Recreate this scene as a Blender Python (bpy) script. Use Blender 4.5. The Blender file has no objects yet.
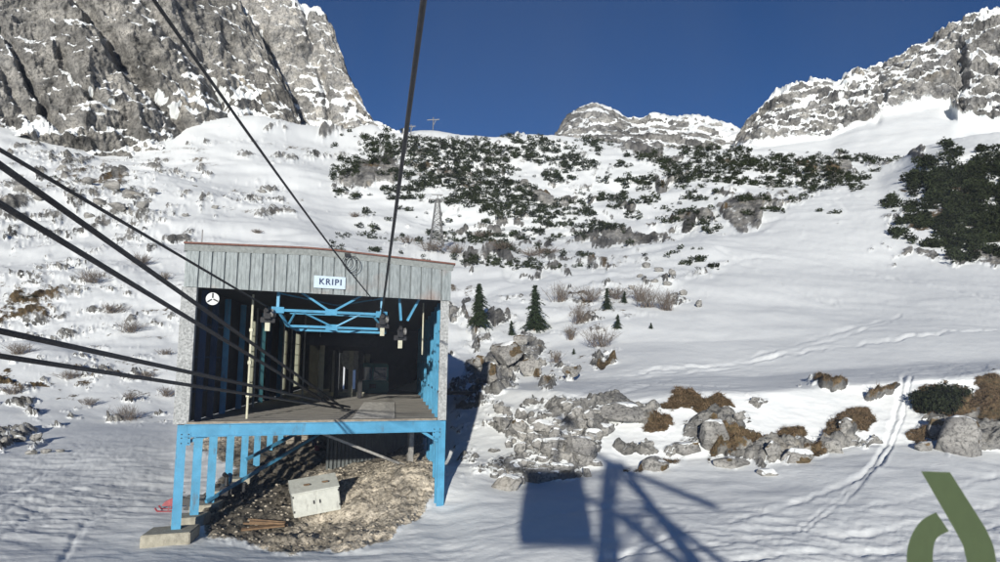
import bpy, bmesh, math, random
import numpy as np
from mathutils import Vector, Matrix
random.seed(7); rng = np.random.default_rng(7)
scene = bpy.context.scene
COL = scene.collection
R = math.radians
# ------------------------------------------------------------------ camera, sky, sun
F = 750.0; PITCH = R(6.3); ROLL = R(1.0); H = 6.5
c_f = np.array([0, math.cos(PITCH), math.sin(PITCH)])
_r0 = np.array([1.0, 0, 0]); _u0 = np.cross(_r0, c_f)
c_r = math.cos(ROLL) * _r0 + math.sin(ROLL) * _u0
c_u = -math.sin(ROLL) * _r0 + math.cos(ROLL) * _u0
cd = bpy.data.cameras.new('camera'); cam = bpy.data.objects.new('camera', cd); COL.objects.link(cam)
cam.matrix_world = Matrix(((c_r[0], c_u[0], -c_f[0], 0), (c_r[1], c_u[1], -c_f[1], 0), (c_r[2], c_u[2], -c_f[2], H), (0, 0, 0, 1)))
cd.sensor_width = 36; cd.lens = 27; cd.clip_start = 0.05; cd.clip_end = 12000
cd.dof.use_dof = True; cd.dof.focus_distance = 40; cd.dof.aperture_fstop = 14
scene.camera = cam
SUN = np.array([0.0720, 1.0276, -0.1952]); SUN /= np.linalg.norm(SUN)     # travel direction of the light
elev = math.asin(-SUN[2])
w = bpy.data.worlds.new('World'); scene.world = w; w.use_nodes = True
nt = w.node_tree; sky = nt.nodes.new('ShaderNodeTexSky'); sky.sky_type = 'NISHITA'; sky.sun_disc = False
sky.sun_elevation = elev; sky.sun_rotation = math.atan2(-SUN[0], -SUN[1]); sky.altitude = 2300
sky.air_density = 0.62; sky.dust_density = 0.0; sky.ozone_density = 4.6
bg = nt.nodes['Background']; bg.inputs[1].default_value = 0.078
nt.links.new(sky.outputs[0], bg.inputs[0])
sl = bpy.data.lights.new('sun', 'SUN'); sl.energy = 5.0; sl.angle = R(0.7); sl.color = (1.0, 0.96, 0.87)
so = bpy.data.objects.new('sun', sl); COL.objects.link(so)
so.rotation_euler = Vector(SUN).to_track_quat('-Z', 'Y').to_euler()
scene.view_settings.view_transform = 'Standard'; scene.view_settings.look = 'None'
scene.view_settings.gamma = 1; scene.view_settings.exposure = 0.20
scene.render.engine = 'CYCLES'

# ------------------------------------------------------------------ coordinate helpers
def ray(x, y):
    x = np.asarray(x, float)[..., None]; y = np.asarray(y, float)[..., None]
    return c_f + (x - 500) / F * c_r - (y - 281) / F * c_u
def at_y(x, y, Y):
    v = ray(x, y); t = np.asarray(Y, float) / v[..., 1]
    return v * t[..., None] + np.array([0, 0, H])
def at_z(x, y, z):
    v = ray(x, y); t = (z - H) / v[..., 2]
    return v * t[..., None] + np.array([0, 0, H])
def V(*a): return Vector(a)

# ------------------------------------------------------------------ materials
def mat(name, col, rough=0.7, metal=0.0, var=0.25, scale=3.0, bump=0.0, bscale=None, detail=6, spec=0.4, col2=None, stretch=(1,1,1)):
    m = bpy.data.materials.new(name); m.use_nodes = True; n = m.node_tree.nodes; l = m.node_tree.links
    b = n['Principled BSDF']; b.inputs['Roughness'].default_value = rough; b.inputs['Metallic'].default_value = metal
    b.inputs['Specular IOR Level'].default_value = spec
    tc = n.new('ShaderNodeTexCoord'); mp = n.new('ShaderNodeMapping'); mp.inputs['Scale'].default_value = stretch
    l.new(tc.outputs['Object'], mp.inputs[0])
    nz = n.new('ShaderNodeTexNoise'); nz.inputs['Scale'].default_value = scale; nz.inputs['Detail'].default_value = detail
    nz.inputs['Roughness'].default_value = 0.65
    l.new(mp.outputs[0], nz.inputs['Vector'])
    cr = n.new('ShaderNodeValToRGB'); l.new(nz.outputs[0], cr.inputs[0])
    c2 = col2 if col2 else tuple(max(0, c * (1 - var)) for c in col)
    c1 = col if col2 else tuple(min(1, c * (1 + var)) for c in col)
    cr.color_ramp.elements[0].position = 0.32; cr.color_ramp.elements[1].position = 0.68
    cr.color_ramp.elements[0].color = (*c2, 1); cr.color_ramp.elements[1].color = (*c1, 1)
    l.new(cr.outputs[0], b.inputs['Base Color'])
    if bump > 0:
        n2 = n.new('ShaderNodeTexNoise'); n2.inputs['Scale'].default_value = bscale or scale * 4; n2.inputs['Detail'].default_value = 8
        l.new(mp.outputs[0], n2.inputs['Vector'])
        bp = n.new('ShaderNodeBump'); bp.inputs['Strength'].default_value = 1; bp.inputs['Distance'].default_value = bump
        l.new(n2.outputs[0], bp.inputs['Height']); l.new(bp.outputs[0], b.inputs['Normal'])
    return m

M = {}
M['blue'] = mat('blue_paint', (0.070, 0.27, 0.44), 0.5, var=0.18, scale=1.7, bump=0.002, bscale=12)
M['shaded_blue'] = mat('shaded_blue_paint', (0.010, 0.035, 0.085), 0.7, var=0.3, scale=2)  # darker copy of the blue: shade put into the colour of sunless members
M['galv'] = mat('galvanised_sheet', (0.30, 0.32, 0.31), 0.5, 0.25, var=0.25, scale=9, bump=0.003, bscale=30)
M['galv_dark'] = mat('weathered_sheet', (0.10, 0.11, 0.11), 0.6, 0.2, var=0.35, scale=2)
M['spangle'] = mat('speckled_render', (0.33, 0.34, 0.34), 0.8, 0, var=0.5, scale=12, bump=0.01, bscale=25)
M['rust_edge'] = mat('rusty_roof_edge', (0.16, 0.07, 0.05), 0.7, var=0.4, scale=6)
M['dark_steel'] = mat('dark_steel', (0.035, 0.035, 0.038), 0.55, 0.4, var=0.35, scale=5)
M['steel'] = mat('bare_steel', (0.35, 0.34, 0.32), 0.45, 0.5, var=0.35, scale=6)
M['rope'] = mat('greased_steel_rope', (0.050, 0.043, 0.040), 0.6, 0.3, var=0.5, scale=14, bump=0.004, bscale=60)
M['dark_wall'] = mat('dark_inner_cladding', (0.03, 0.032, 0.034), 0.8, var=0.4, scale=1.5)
M['cream'] = mat('cream_paint', (0.50, 0.49, 0.38), 0.6, var=0.2, scale=3)
M['concrete'] = mat('concrete', (0.33, 0.31, 0.25), 0.9, var=0.25, scale=5, bump=0.01, bscale=20)
M['cab_grey'] = mat('cabinet_paint', (0.46, 0.47, 0.43), 0.5, var=0.12, scale=4)
M['timber'] = mat('weathered_timber', (0.24, 0.21, 0.17), 0.85, var=0.4, scale=3, bump=0.01, bscale=15, stretch=(0.4, 4, 4))
M['timber_brown'] = mat('brown_timber', (0.16, 0.10, 0.055), 0.85, var=0.5, scale=3, bump=0.01, stretch=(1, 4, 4))
M['red'] = mat('red_plastic', (0.24, 0.03, 0.04), 0.4, var=0.25, scale=4)
M['yellow'] = mat('yellow_plastic', (0.65, 0.40, 0.04), 0.5, var=0.2, scale=4)
M['black'] = mat('black_plastic', (0.018, 0.018, 0.02), 0.5, var=0.4, scale=6)
M['teal'] = mat('teal_paint', (0.03, 0.20, 0.20), 0.4, var=0.2, scale=3)
M['white'] = mat('white_paint', (0.72, 0.74, 0.74), 0.4, var=0.08, scale=5)
M['sign'] = mat('pale_sign_sheet', (0.50, 0.60, 0.68), 0.25, var=0.06, scale=8)
M['ink'] = mat('navy_lettering', (0.02, 0.035, 0.10), 0.5, var=0.1)
M['glass_dark'] = mat('tinted_window', (0.02, 0.03, 0.035), 0.08, var=0.1, spec=0.8)
M['needles'] = mat('conifer_needles', (0.026, 0.040, 0.018), 0.85, var=0.5, scale=1.2, spec=0.15)
M['mugo'] = mat('dwarf_pine_needles', (0.021, 0.027, 0.013), 0.9, var=0.85, scale=0.16, spec=0.1)
M['bark'] = mat('bark', (0.10, 0.075, 0.05), 0.9, var=0.4, scale=8)
M['twig'] = mat('bare_twigs', (0.13, 0.105, 0.085), 0.9, var=0.35, scale=3)
M['heath'] = mat('frozen_brown_heath', (0.15, 0.105, 0.065), 0.95, var=0.6, scale=2.5, spec=0.1)
M['cabin_in'] = mat('dark_cabin_lining', (0.03, 0.03, 0.032), 0.8, var=0.2)

def weather(m, amt=.5, sc=2.5):
    n = m.node_tree.nodes; l = m.node_tree.links; b = n['Principled BSDF']; src = b.inputs['Base Color'].links[0].from_socket
    g = n.new('ShaderNodeNewGeometry'); x = n.new('ShaderNodeTexNoise'); x.inputs['Scale'].default_value = sc; x.inputs['Detail'].default_value = 10; x.inputs['Roughness'].default_value = .72
    mp = n.new('ShaderNodeMapping'); mp.inputs['Scale'].default_value = (1.3, 1.3, .35); l.new(g.outputs['Position'], mp.inputs[0]); l.new(mp.outputs[0], x.inputs['Vector'])
    r = n.new('ShaderNodeValToRGB'); r.color_ramp.elements[0].position = .56; r.color_ramp.elements[1].position = .70; r.color_ramp.elements[1].color = (amt, amt, amt, 1); l.new(x.outputs[0], r.inputs[0])
    mx = n.new('ShaderNodeMix'); mx.data_type = 'RGBA'; l.new(r.outputs[0], mx.inputs[0]); l.new(src, mx.inputs[6]); mx.inputs[7].default_value = (.10, .085, .075, 1); l.new(mx.outputs[2], b.inputs['Base Color'])
weather(M['blue'], .75); weather(M['galv'], .35); weather(M['cab_grey'], .5, 4); weather(M['concrete'], .5, 2)
def translucent(name, col, tr=0.5):
    m = bpy.data.materials.new(name); m.use_nodes = True; n = m.node_tree.nodes; l = m.node_tree.links
    for x in list(n): n.remove(x)
    o = n.new('ShaderNodeOutputMaterial'); a = n.new('ShaderNodeBsdfDiffuse'); b = n.new('ShaderNodeBsdfTranslucent'); mx = n.new('ShaderNodeMixShader')
    nz = n.new('ShaderNodeTexNoise'); nz.inputs['Scale'].default_value = 6; cr = n.new('ShaderNodeValToRGB'); l.new(nz.outputs[0], cr.inputs[0])
    cr.color_ramp.elements[0].color = (*[c * .85 for c in col], 1); cr.color_ramp.elements[1].color = (*col, 1)
    l.new(cr.outputs[0], a.inputs[0]); l.new(cr.outputs[0], b.inputs[0]); mx.inputs[0].default_value = tr
    l.new(a.outputs[0], mx.inputs[1]); l.new(b.outputs[0], mx.inputs[2]); l.new(mx.outputs[0], o.inputs[0]); return m
M['decal'] = translucent('olive_decal_film', (0.64, 0.76, 0.34), 0.85)
def panemat(name, tint=(1, 1, 1), rough=0.0):
    m = bpy.data.materials.new(name); m.use_nodes = True; n = m.node_tree.nodes; l = m.node_tree.links
    for x in list(n): n.remove(x)
    o = n.new('ShaderNodeOutputMaterial'); a = n.new('ShaderNodeBsdfTransparent'); b = n.new('ShaderNodeBsdfGlossy'); mx = n.new('ShaderNodeMixShader')
    fr = n.new('ShaderNodeFresnel'); fr.inputs[0].default_value = 1.45; a.inputs[0].default_value = (*tint, 1); b.inputs['Roughness'].default_value = rough
    l.new(fr.outputs[0], mx.inputs[0]); l.new(a.outputs[0], mx.inputs[1]); l.new(b.outputs[0], mx.inputs[2]); l.new(mx.outputs[0], o.inputs[0]); return m
M['pane'] = panemat('window_pane_glass')
def dust_glare():  # dust film; its veil and streaks also stand in for pane glare
    m = panemat('dust_glare_window'); n = m.node_tree.nodes; l = m.node_tree.links; o = [x for x in n if x.type == 'OUTPUT_MATERIAL'][0]
    src = o.inputs[0].links[0].from_socket; t = n.new('ShaderNodeBsdfTranslucent'); t.inputs[0].default_value = (.85, .87, .9, 1); mx = n.new('ShaderNodeMixShader')
    tc = n.new('ShaderNodeTexCoord'); z = n.new('ShaderNodeTexNoise'); z.inputs['Scale'].default_value = 1.6; z.inputs['Detail'].default_value = 4; mp = n.new('ShaderNodeMapping'); mp.inputs['Scale'].default_value = (3.2, 1, 1.1); mp.inputs['Rotation'].default_value = (0, .15, 0); l.new(tc.outputs['Object'], mp.inputs[0]); l.new(mp.outputs[0], z.inputs['Vector'])
    r = n.new('ShaderNodeMapRange'); r.inputs[1].default_value = .35; r.inputs[2].default_value = .7; r.inputs[3].default_value = .020; r.inputs[4].default_value = .085; l.new(z.outputs[0], r.inputs[0])
    l.new(r.outputs[0], mx.inputs[0]); l.new(src, mx.inputs[1]); l.new(t.outputs[0], mx.inputs[2]); l.new(mx.outputs[0], o.inputs[0]); return m
M['dust_glare'] = dust_glare()
M['frosted'] = translucent('ribbed_plastic_sheet', (0.80, 0.79, 0.66), 0.8)
def seethrough(m, f):
    n = m.node_tree.nodes; l = m.node_tree.links; o = [x for x in n if x.type == 'OUTPUT_MATERIAL'][0]; src = o.inputs[0].links[0].from_socket
    t = n.new('ShaderNodeBsdfTransparent'); t.inputs[0].default_value = (.86, .84, .70, 1); mx = n.new('ShaderNodeMixShader'); mx.inputs[0].default_value = f; l.new(src, mx.inputs[1]); l.new(t.outputs[0], mx.inputs[2]); l.new(mx.outputs[0], o.inputs[0])
seethrough(M['frosted'], .55)

# terrain material: masks R = bare rock, G = brown heath / turf, B = gravel or soil
def terrain_mat(name, rock=(0.30, 0.29, 0.27), rock2=(0.10, 0.10, 0.10), sc=1.0, bump=0.05, snowdist=0.02, warm=(0.34, 0.30, 0.24), snowbias=0.0, strata=False):
    m = bpy.data.materials.new(name); m.use_nodes = True; n = m.node_tree.nodes; l = m.node_tree.links
    b = n['Principled BSDF']; b.inputs['Roughness'].default_value = 0.75; b.inputs['Specular IOR Level'].default_value = 0.2
    g = n.new('ShaderNodeNewGeometry'); at = n.new('ShaderNodeAttribute'); at.attribute_name = 'mask'
    sep = n.new('ShaderNodeSeparateColor'); l.new(at.outputs['Color'], sep.inputs[0])
    def noise(s, d=8, r=0.6, st=None, vec=None):
        x = n.new('ShaderNodeTexNoise'); x.inputs['Scale'].default_value = s; x.inputs['Detail'].default_value = d; x.inputs['Roughness'].default_value = r
        src = g.outputs['Position']
        if st:
            mp = n.new('ShaderNodeMapping'); mp.inputs['Scale'].default_value = st[0]; mp.inputs['Rotation'].default_value = st[1]; l.new(src, mp.inputs[0]); src = mp.outputs[0]
        l.new(src, x.inputs['Vector']); return x.outputs[0]
    def math_(op, a, b_, c=None, clamp=False):
        x = n.new('ShaderNodeMath'); x.operation = op; x.use_clamp = clamp
        for i, v in enumerate((a, b_, c)):
            if v is None: continue
            if isinstance(v, (int, float)): x.inputs[i].default_value = v
            else: l.new(v, x.inputs[i])
        return x.outputs[0]
    def ramp(v, p0, p1, c0, c1):
        x = n.new('ShaderNodeValToRGB'); l.new(v, x.inputs[0]); e = x.color_ramp.elements
        e[0].position = p0; e[1].position = p1; e[0].color = (*c0, 1); e[1].color = (*c1, 1); return x.outputs[0]
    def mix(f_, a, b_):
        x = n.new('ShaderNodeMix'); x.data_type = 'RGBA'
        if isinstance(f_, float): x.inputs[0].default_value = f_
        else: l.new(f_, x.inputs[0])
        for i, v in ((6, a), (7, b_)):
            if isinstance(v, tuple): x.inputs[i].default_value = (*v, 1)
            else: l.new(v, x.inputs[i])
        return x.outputs[2]
    n1 = noise(0.9 / sc, 10, 0.65); n2 = noise(4.5 / sc, 8, 0.65)
    nst = noise(0.35 / sc, 8, 0.7, ((0.8, 0.8, 2.2), (0.25, -0.3, 0.0)))
    rc = ramp(nst, 0.36, 0.64, rock2, rock)
    rc = mix(ramp(n2, 0.35, 0.5, (1, 1, 1), (0, 0, 0)), rc, (0.07, 0.07, 0.068))
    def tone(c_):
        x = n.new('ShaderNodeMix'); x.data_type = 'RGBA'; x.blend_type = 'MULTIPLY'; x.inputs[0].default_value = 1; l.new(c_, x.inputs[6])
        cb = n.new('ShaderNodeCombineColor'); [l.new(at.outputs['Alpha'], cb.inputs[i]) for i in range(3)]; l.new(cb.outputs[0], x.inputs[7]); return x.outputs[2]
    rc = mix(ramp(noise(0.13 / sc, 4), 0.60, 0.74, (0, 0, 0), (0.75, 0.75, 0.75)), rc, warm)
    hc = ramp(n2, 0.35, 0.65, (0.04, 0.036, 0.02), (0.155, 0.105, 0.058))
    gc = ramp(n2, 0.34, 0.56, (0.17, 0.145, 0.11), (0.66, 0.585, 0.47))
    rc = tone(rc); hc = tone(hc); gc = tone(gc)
    sc_ = ramp(n1, 0.3, 0.7, (0.80, 0.83, 0.84), (0.88, 0.895, 0.89))
    # broken snow cover: the mask plus fine noise
    f1 = math_('MULTIPLY_ADD', n2, 0.9, -0.45); f2 = math_('MULTIPLY_ADD', n1, 0.9, -0.45)
    f = math_('ADD', f1, f2)
    def thr(ch, w=9.0, off=0.5):
        a = math_('ADD', ch, f); a = math_('SUBTRACT', a, off); return math_('MULTIPLY_ADD', a, w, 0.5, True)
    col = mix(thr(sep.outputs[0], 10, 0.5 + snowbias), sc_, rc)
    col = mix(thr(sep.outputs[1], 8), col, hc)
    col = mix(thr(sep.outputs[2], 8), col, gc)
    l.new(col, b.inputs['Base Color'])
    # relief: strong on rock, soft on snow
    bare = math_('MAXIMUM', thr(sep.outputs[0], 6), math_('MAXIMUM', thr(sep.outputs[1], 6), thr(sep.outputs[2], 6)))
    amt = math_('MULTIPLY_ADD', bare, bump, snowdist)
    v = n.new('ShaderNodeTexVoronoi'); v.inputs['Scale'].default_value = 1.3 / sc; v.feature = 'F1'; l.new(g.outputs['Position'], v.inputs['Vector'])
    hgt = math_('ADD', noise(2.2 / sc, 12, 0.62), math_('MULTIPLY', v.outputs['Distance'], math_('MULTIPLY', bare, -0.6)))
    hgt = math_('MULTIPLY', hgt, amt)
    bp = n.new('ShaderNodeBump'); bp.inputs['Distance'].default_value = 1.0; bp.inputs['Strength'].default_value = 1.0
    l.new(hgt, bp.inputs['Height']); l.new(bp.outputs[0], b.inputs['Normal'])
    return m

# ------------------------------------------------------------------ mesh builder
class MB:
    def __init__(s): s.v = []; s.f = []
    def add(s, vs, fs):
        k = len(s.v); s.v += [tuple(p) for p in vs]; s.f += [tuple(i + k for i in f) for f in fs]; return s
    def box(s, a, b, X=(1, 0, 0), Y=(0, 1, 0), Z=(0, 0, 1), o=(0, 0, 0)):
        X, Y, Z, o = map(Vector, (X, Y, Z, o))
        vs = [o + X * x + Y * y + Z * z for x in (a[0], b[0]) for y in (a[1], b[1]) for z in (a[2], b[2])]
        return s.add(vs, [(0, 1, 3, 2), (4, 6, 7, 5), (0, 4, 5, 1), (2, 3, 7, 6), (0, 2, 6, 4), (1, 5, 7, 3)])
    def bar(s, p, q, w, h=None, up=(0, 0, 1)):
        p, q = Vector(p), Vector(q); h = h or w; d = (q - p); L = d.length; d.normalize()
        u = Vector(up); x = d.cross(u)
        if x.length < 1e-3: x = d.cross(Vector((1, 0, 0)))
        x.normalize(); y = x.cross(d).normalized()
        return s.box((-w / 2, 0, -h / 2), (w / 2, L, h / 2), x, d, y, p)
    def ibeam(s, p, q, w, h, side=(1, 0, 0), t=0.025):
        # H section: two flanges and a web; side = direction across the flanges' width
        p, q = Vector(p), Vector(q); d = (q - p); L = d.length; d.normalize()
        x = Vector(side); x = (x - d * x.dot(d)).normalized(); y = d.cross(x)
        s.box((-w / 2, 0, -h / 2), (w / 2, L, -h / 2 + t), x, d, y, p); s.box((-w / 2, 0, h / 2 - t), (w / 2, L, h / 2), x, d, y, p)
        return s.box((-t / 2, 0, -h / 2 + t), (t / 2, L, h / 2 - t), x, d, y, p)
    def tube(s, pts, r, n=8, cap=True):
        pts = [Vector(p) for p in pts]; rs = r if isinstance(r, (list, tuple)) else [r] * len(pts); k = len(s.v)
        for i, p in enumerate(pts):
            d = (pts[min(i + 1, len(pts) - 1)] - pts[max(i - 1, 0)]).normalized()
            x = d.cross(Vector((0, 0, 1)))
            if x.length < 1e-3: x = d.cross(Vector((1, 0, 0)))
            x.normalize(); y = x.cross(d)
            for j in range(n):
                a = 2 * math.pi * j / n; s.v.append(tuple(p + (x * math.cos(a) + y * math.sin(a)) * rs[i]))
        for i in range(len(pts) - 1):
            for j in range(n):
                a, b = k + i * n + j, k + i * n + (j + 1) % n; s.f.append((a, b, b + n, a + n))
        if cap:
            s.f.append(tuple(k + j for j in range(n))[::-1]); s.f.append(tuple(k + (len(pts) - 1) * n + j for j in range(n)))
        return s
    def disc(s, c, axis, r, t, n=24): 
        a = Vector(axis).normalized(); c = Vector(c); return s.tube([c - a * t / 2, c + a * t / 2], r, n)
    def prism(s, pts, ext):
        # closed polygon pts extruded by the vector ext
        pts = [Vector(p) for p in pts]; e = Vector(ext); n = len(pts)
        return s.add(pts + [p + e for p in pts], [tuple(range(n))[::-1], tuple(range(n, 2 * n))] + [(i, (i + 1) % n, (i + 1) % n + n, i + n) for i in range(n)])
    def build(s, name, m, parent=None, smooth=False, bevel=0, **tags):
        me = bpy.data.meshes.new(name); me.from_pydata(s.v, [], s.f)
        if bevel:
            bm = bmesh.new(); bm.from_mesh(me); bmesh.ops.bevel(bm, geom=bm.edges[:], offset=bevel, segments=2, affect='EDGES'); bm.to_mesh(me); bm.free()
        bm = bmesh.new(); bm.from_mesh(me); bmesh.ops.recalc_face_normals(bm, faces=bm.faces); bm.to_mesh(me); bm.free()
        me.materials.append(m if not isinstance(m, str) else M[m])
        if smooth: me.polygons.foreach_set('use_smooth', [True] * len(me.polygons))
        o = bpy.data.objects.new(name, me); COL.objects.link(o)
        if parent: o.parent = parent
        for k, v in tags.items(): o[k] = v
        return o
def empty(name, loc, rz=0, **tags):
    o = bpy.data.objects.new(name, None); COL.objects.link(o); o.location = loc; o.rotation_euler = (0, 0, rz); o.empty_display_size = .3
    for k, v in tags.items(): o[k] = v
    return o
def npmesh(name, verts, faces, m, smooth=True, parent=None, **tags):
    verts = np.asarray(verts, np.float32); faces = np.asarray(faces, np.int32); k = faces.shape[1]
    me = bpy.data.meshes.new(name); me.vertices.add(len(verts)); me.vertices.foreach_set('co', verts.ravel())
    me.loops.add(faces.size); me.loops.foreach_set('vertex_index', faces.ravel())
    me.polygons.add(len(faces)); me.polygons.foreach_set('loop_start', np.arange(0, faces.size, k, dtype=np.int32))
    me.update(calc_edges=True)
    if smooth: me.polygons.foreach_set('use_smooth', np.ones(len(faces), bool))
    me.materials.append(m if not isinstance(m, str) else M[m])
    o = bpy.data.objects.new(name, me); COL.objects.link(o)
    if parent: o.parent = parent
    for kk, v in tags.items(): o[kk] = v
    return o

# ------------------------------------------------------------------ noise
_perm = rng.permutation(4096)
_val = rng.random(4096) * 2 - 1
def vnoise(x, y, z):
    x, y, z = .80 * x + .50 * y + .33 * z, -.57 * x + .77 * y + .29 * z, -.11 * x - .42 * y + .90 * z
    xi = np.floor(x).astype(np.int64); yi = np.floor(y).astype(np.int64); zi = np.floor(z).astype(np.int64)
    fx, fy, fz = x - xi, y - yi, z - zi
    fx = fx * fx * fx * (fx * (fx * 6 - 15) + 10); fy = fy * fy * fy * (fy * (fy * 6 - 15) + 10); fz = fz * fz * fz * (fz * (fz * 6 - 15) + 10)
    def h(a, b, c): return _val[_perm[(_perm[(_perm[a & 4095] + b) & 4095] + c) & 4095]]
    def lx(b, c): u = h(xi, b, c); return u + fx * (h(xi + 1, b, c) - u)
    def ly(c): u = lx(yi, c); return u + fy * (lx(yi + 1, c) - u)
    u = ly(zi); return u + fz * (ly(zi + 1) - u)
def fbm(P, lam, octs=4, gain=0.5, seed=0.0, ridged=False, st=(1, 1, 1)):
    o = np.zeros(P.shape[:-1]); a = 1.0
    for k in range(octs):
        s = 2.03 ** k / lam
        v = vnoise(P[..., 0] * s * st[0] + seed + k * 17.3, P[..., 1] * s * st[1] + seed * 1.7 + k * 5.1, P[..., 2] * s * st[2] + seed * .3)
        if ridged: v = 1 - 2 * np.abs(v)
        o += a * v; a *= gain
    return o
def sstep(x, a, b): t = np.clip((x - a) / (b - a), 0, 1); return t * t * (3 - 2 * t)
def blur(A, k, axis):
    if k < 1: return A
    w_ = np.hanning(2 * k + 3)[1:-1]; w_ /= w_.sum(); pad = [(0, 0)] * A.ndim; pad[axis] = (k, k)
    B = np.pad(A, pad, mode='edge'); o = np.zeros_like(A)
    for i, wi in enumerate(w_):
        sl_ = [slice(None)] * A.ndim; sl_[axis] = slice(i, i + A.shape[axis]); o += wi * B[tuple(sl_)]
    return o

# ------------------------------------------------------------------ terrain patches
def grid_patch(xs, rows, xcols, blurr=5):
    """rows: (knots {x: (y, Y)}, n_sub). Screen-ordered feature lines turned into 3D points."""
    px = xcols; L = []
    for kn, n in rows:
        k = sorted(kn); yy = np.interp(px, k, [kn[i][0] for i in k]); YY = np.exp(np.interp(px, k, [math.log(kn[i][1]) for i in k]))
        L.append((blur(yy, 8, 0), blur(YY, 8, 0), n))
    ys, Ys = [], []
    for i in range(len(L) - 1):
        (y0, Y0, _), (y1, Y1, n) = L[i], L[i + 1]
        for j in range(n + (1 if i == len(L) - 2 else 0)):
            t = j / n; ys.append(y0 + (y1 - y0) * t); Ys.append(1 / ((1 - t) / Y0 + t / Y1))
    ys = np.array(ys); Ys = np.array(Ys)
    Ys = 1 / blur(1 / Ys, blurr, 0)
    X = np.broadcast_to(px, ys.shape)
    return X, ys, at_y(X, ys, Ys)
def grid_faces(nr, nc):
    i = np.arange(nr * nc).reshape(nr, nc)
    return np.stack([i[:-1, :-1], i[:-1, 1:], i[1:, 1:], i[1:, :-1]], -1).reshape(-1, 4)
def normals(P):
    du = np.gradient(P, axis=1); dv = np.gradient(P, axis=0); N = np.cross(du, dv); N /= np.linalg.norm(N, axis=-1, keepdims=True) + 1e-9
    return N * np.sign(N[..., 2:3] + 1e-9)
def project(P):
    Q = P - np.array([0, 0, H]); d = Q @ c_f
    return 500 + F * (Q @ c_r) / d, 281 - F * (Q @ c_u) / d
def set_mask(o, Rr, G, B, T=None):
    a = o.data.color_attributes.new('mask', 'FLOAT_COLOR', 'POINT')
    d = np.ones((Rr.size, 4), np.float32); d[:, 0] = Rr.ravel(); d[:, 1] = G.ravel(); d[:, 2] = B.ravel()
    d[:, 3] = 1.0 if T is None else T.ravel()
    a.data.foreach_set('color', d.ravel())
def ell(X, Y, cx, cy, rx, ry, ang=0):
    a = R(ang); dx = X - cx; dy = Y - cy; u = dx * math.cos(a) + dy * math.sin(a); v = -dx * math.sin(a) + dy * math.cos(a)
    return np.sqrt((u / rx) ** 2 + (v / ry) ** 2)
def blob(X, Y, *e): return 1 - sstep(ell(X, Y, *e), 0.55, 1.25)
def seg_dist(X, Y, pts):
    D = np.full(X.shape, 1e9)
    for (x0, y0), (x1, y1) in zip(pts[:-1], pts[1:]):
        dx, dy = x1 - x0, y1 - y0; t = np.clip(((X - x0) * dx + (Y - y0) * dy) / (dx * dx + dy * dy), 0, 1)
        D = np.minimum(D, np.hypot(X - x0 - t * dx, Y - y0 - t * dy))
    return D
def smooth_poly(pts, n=10):
    P = np.array(pts, float); out = []
    for i in range(len(P) - 1):
        p0 = P[max(i - 1, 0)]; p1 = P[i]; p2 = P[i + 1]; p3 = P[min(i + 2, len(P) - 1)]
        for t in np.linspace(0, 1, n, endpoint=False):
            out.append(tuple(.5 * ((2 * p1) + (-p0 + p2) * t + (2 * p0 - 5 * p1 + 4 * p2 - p3) * t * t + (-p0 + 3 * p1 - 3 * p2 + p3) * t ** 3)))
    out.append(tuple(P[-1])); return out

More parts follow.
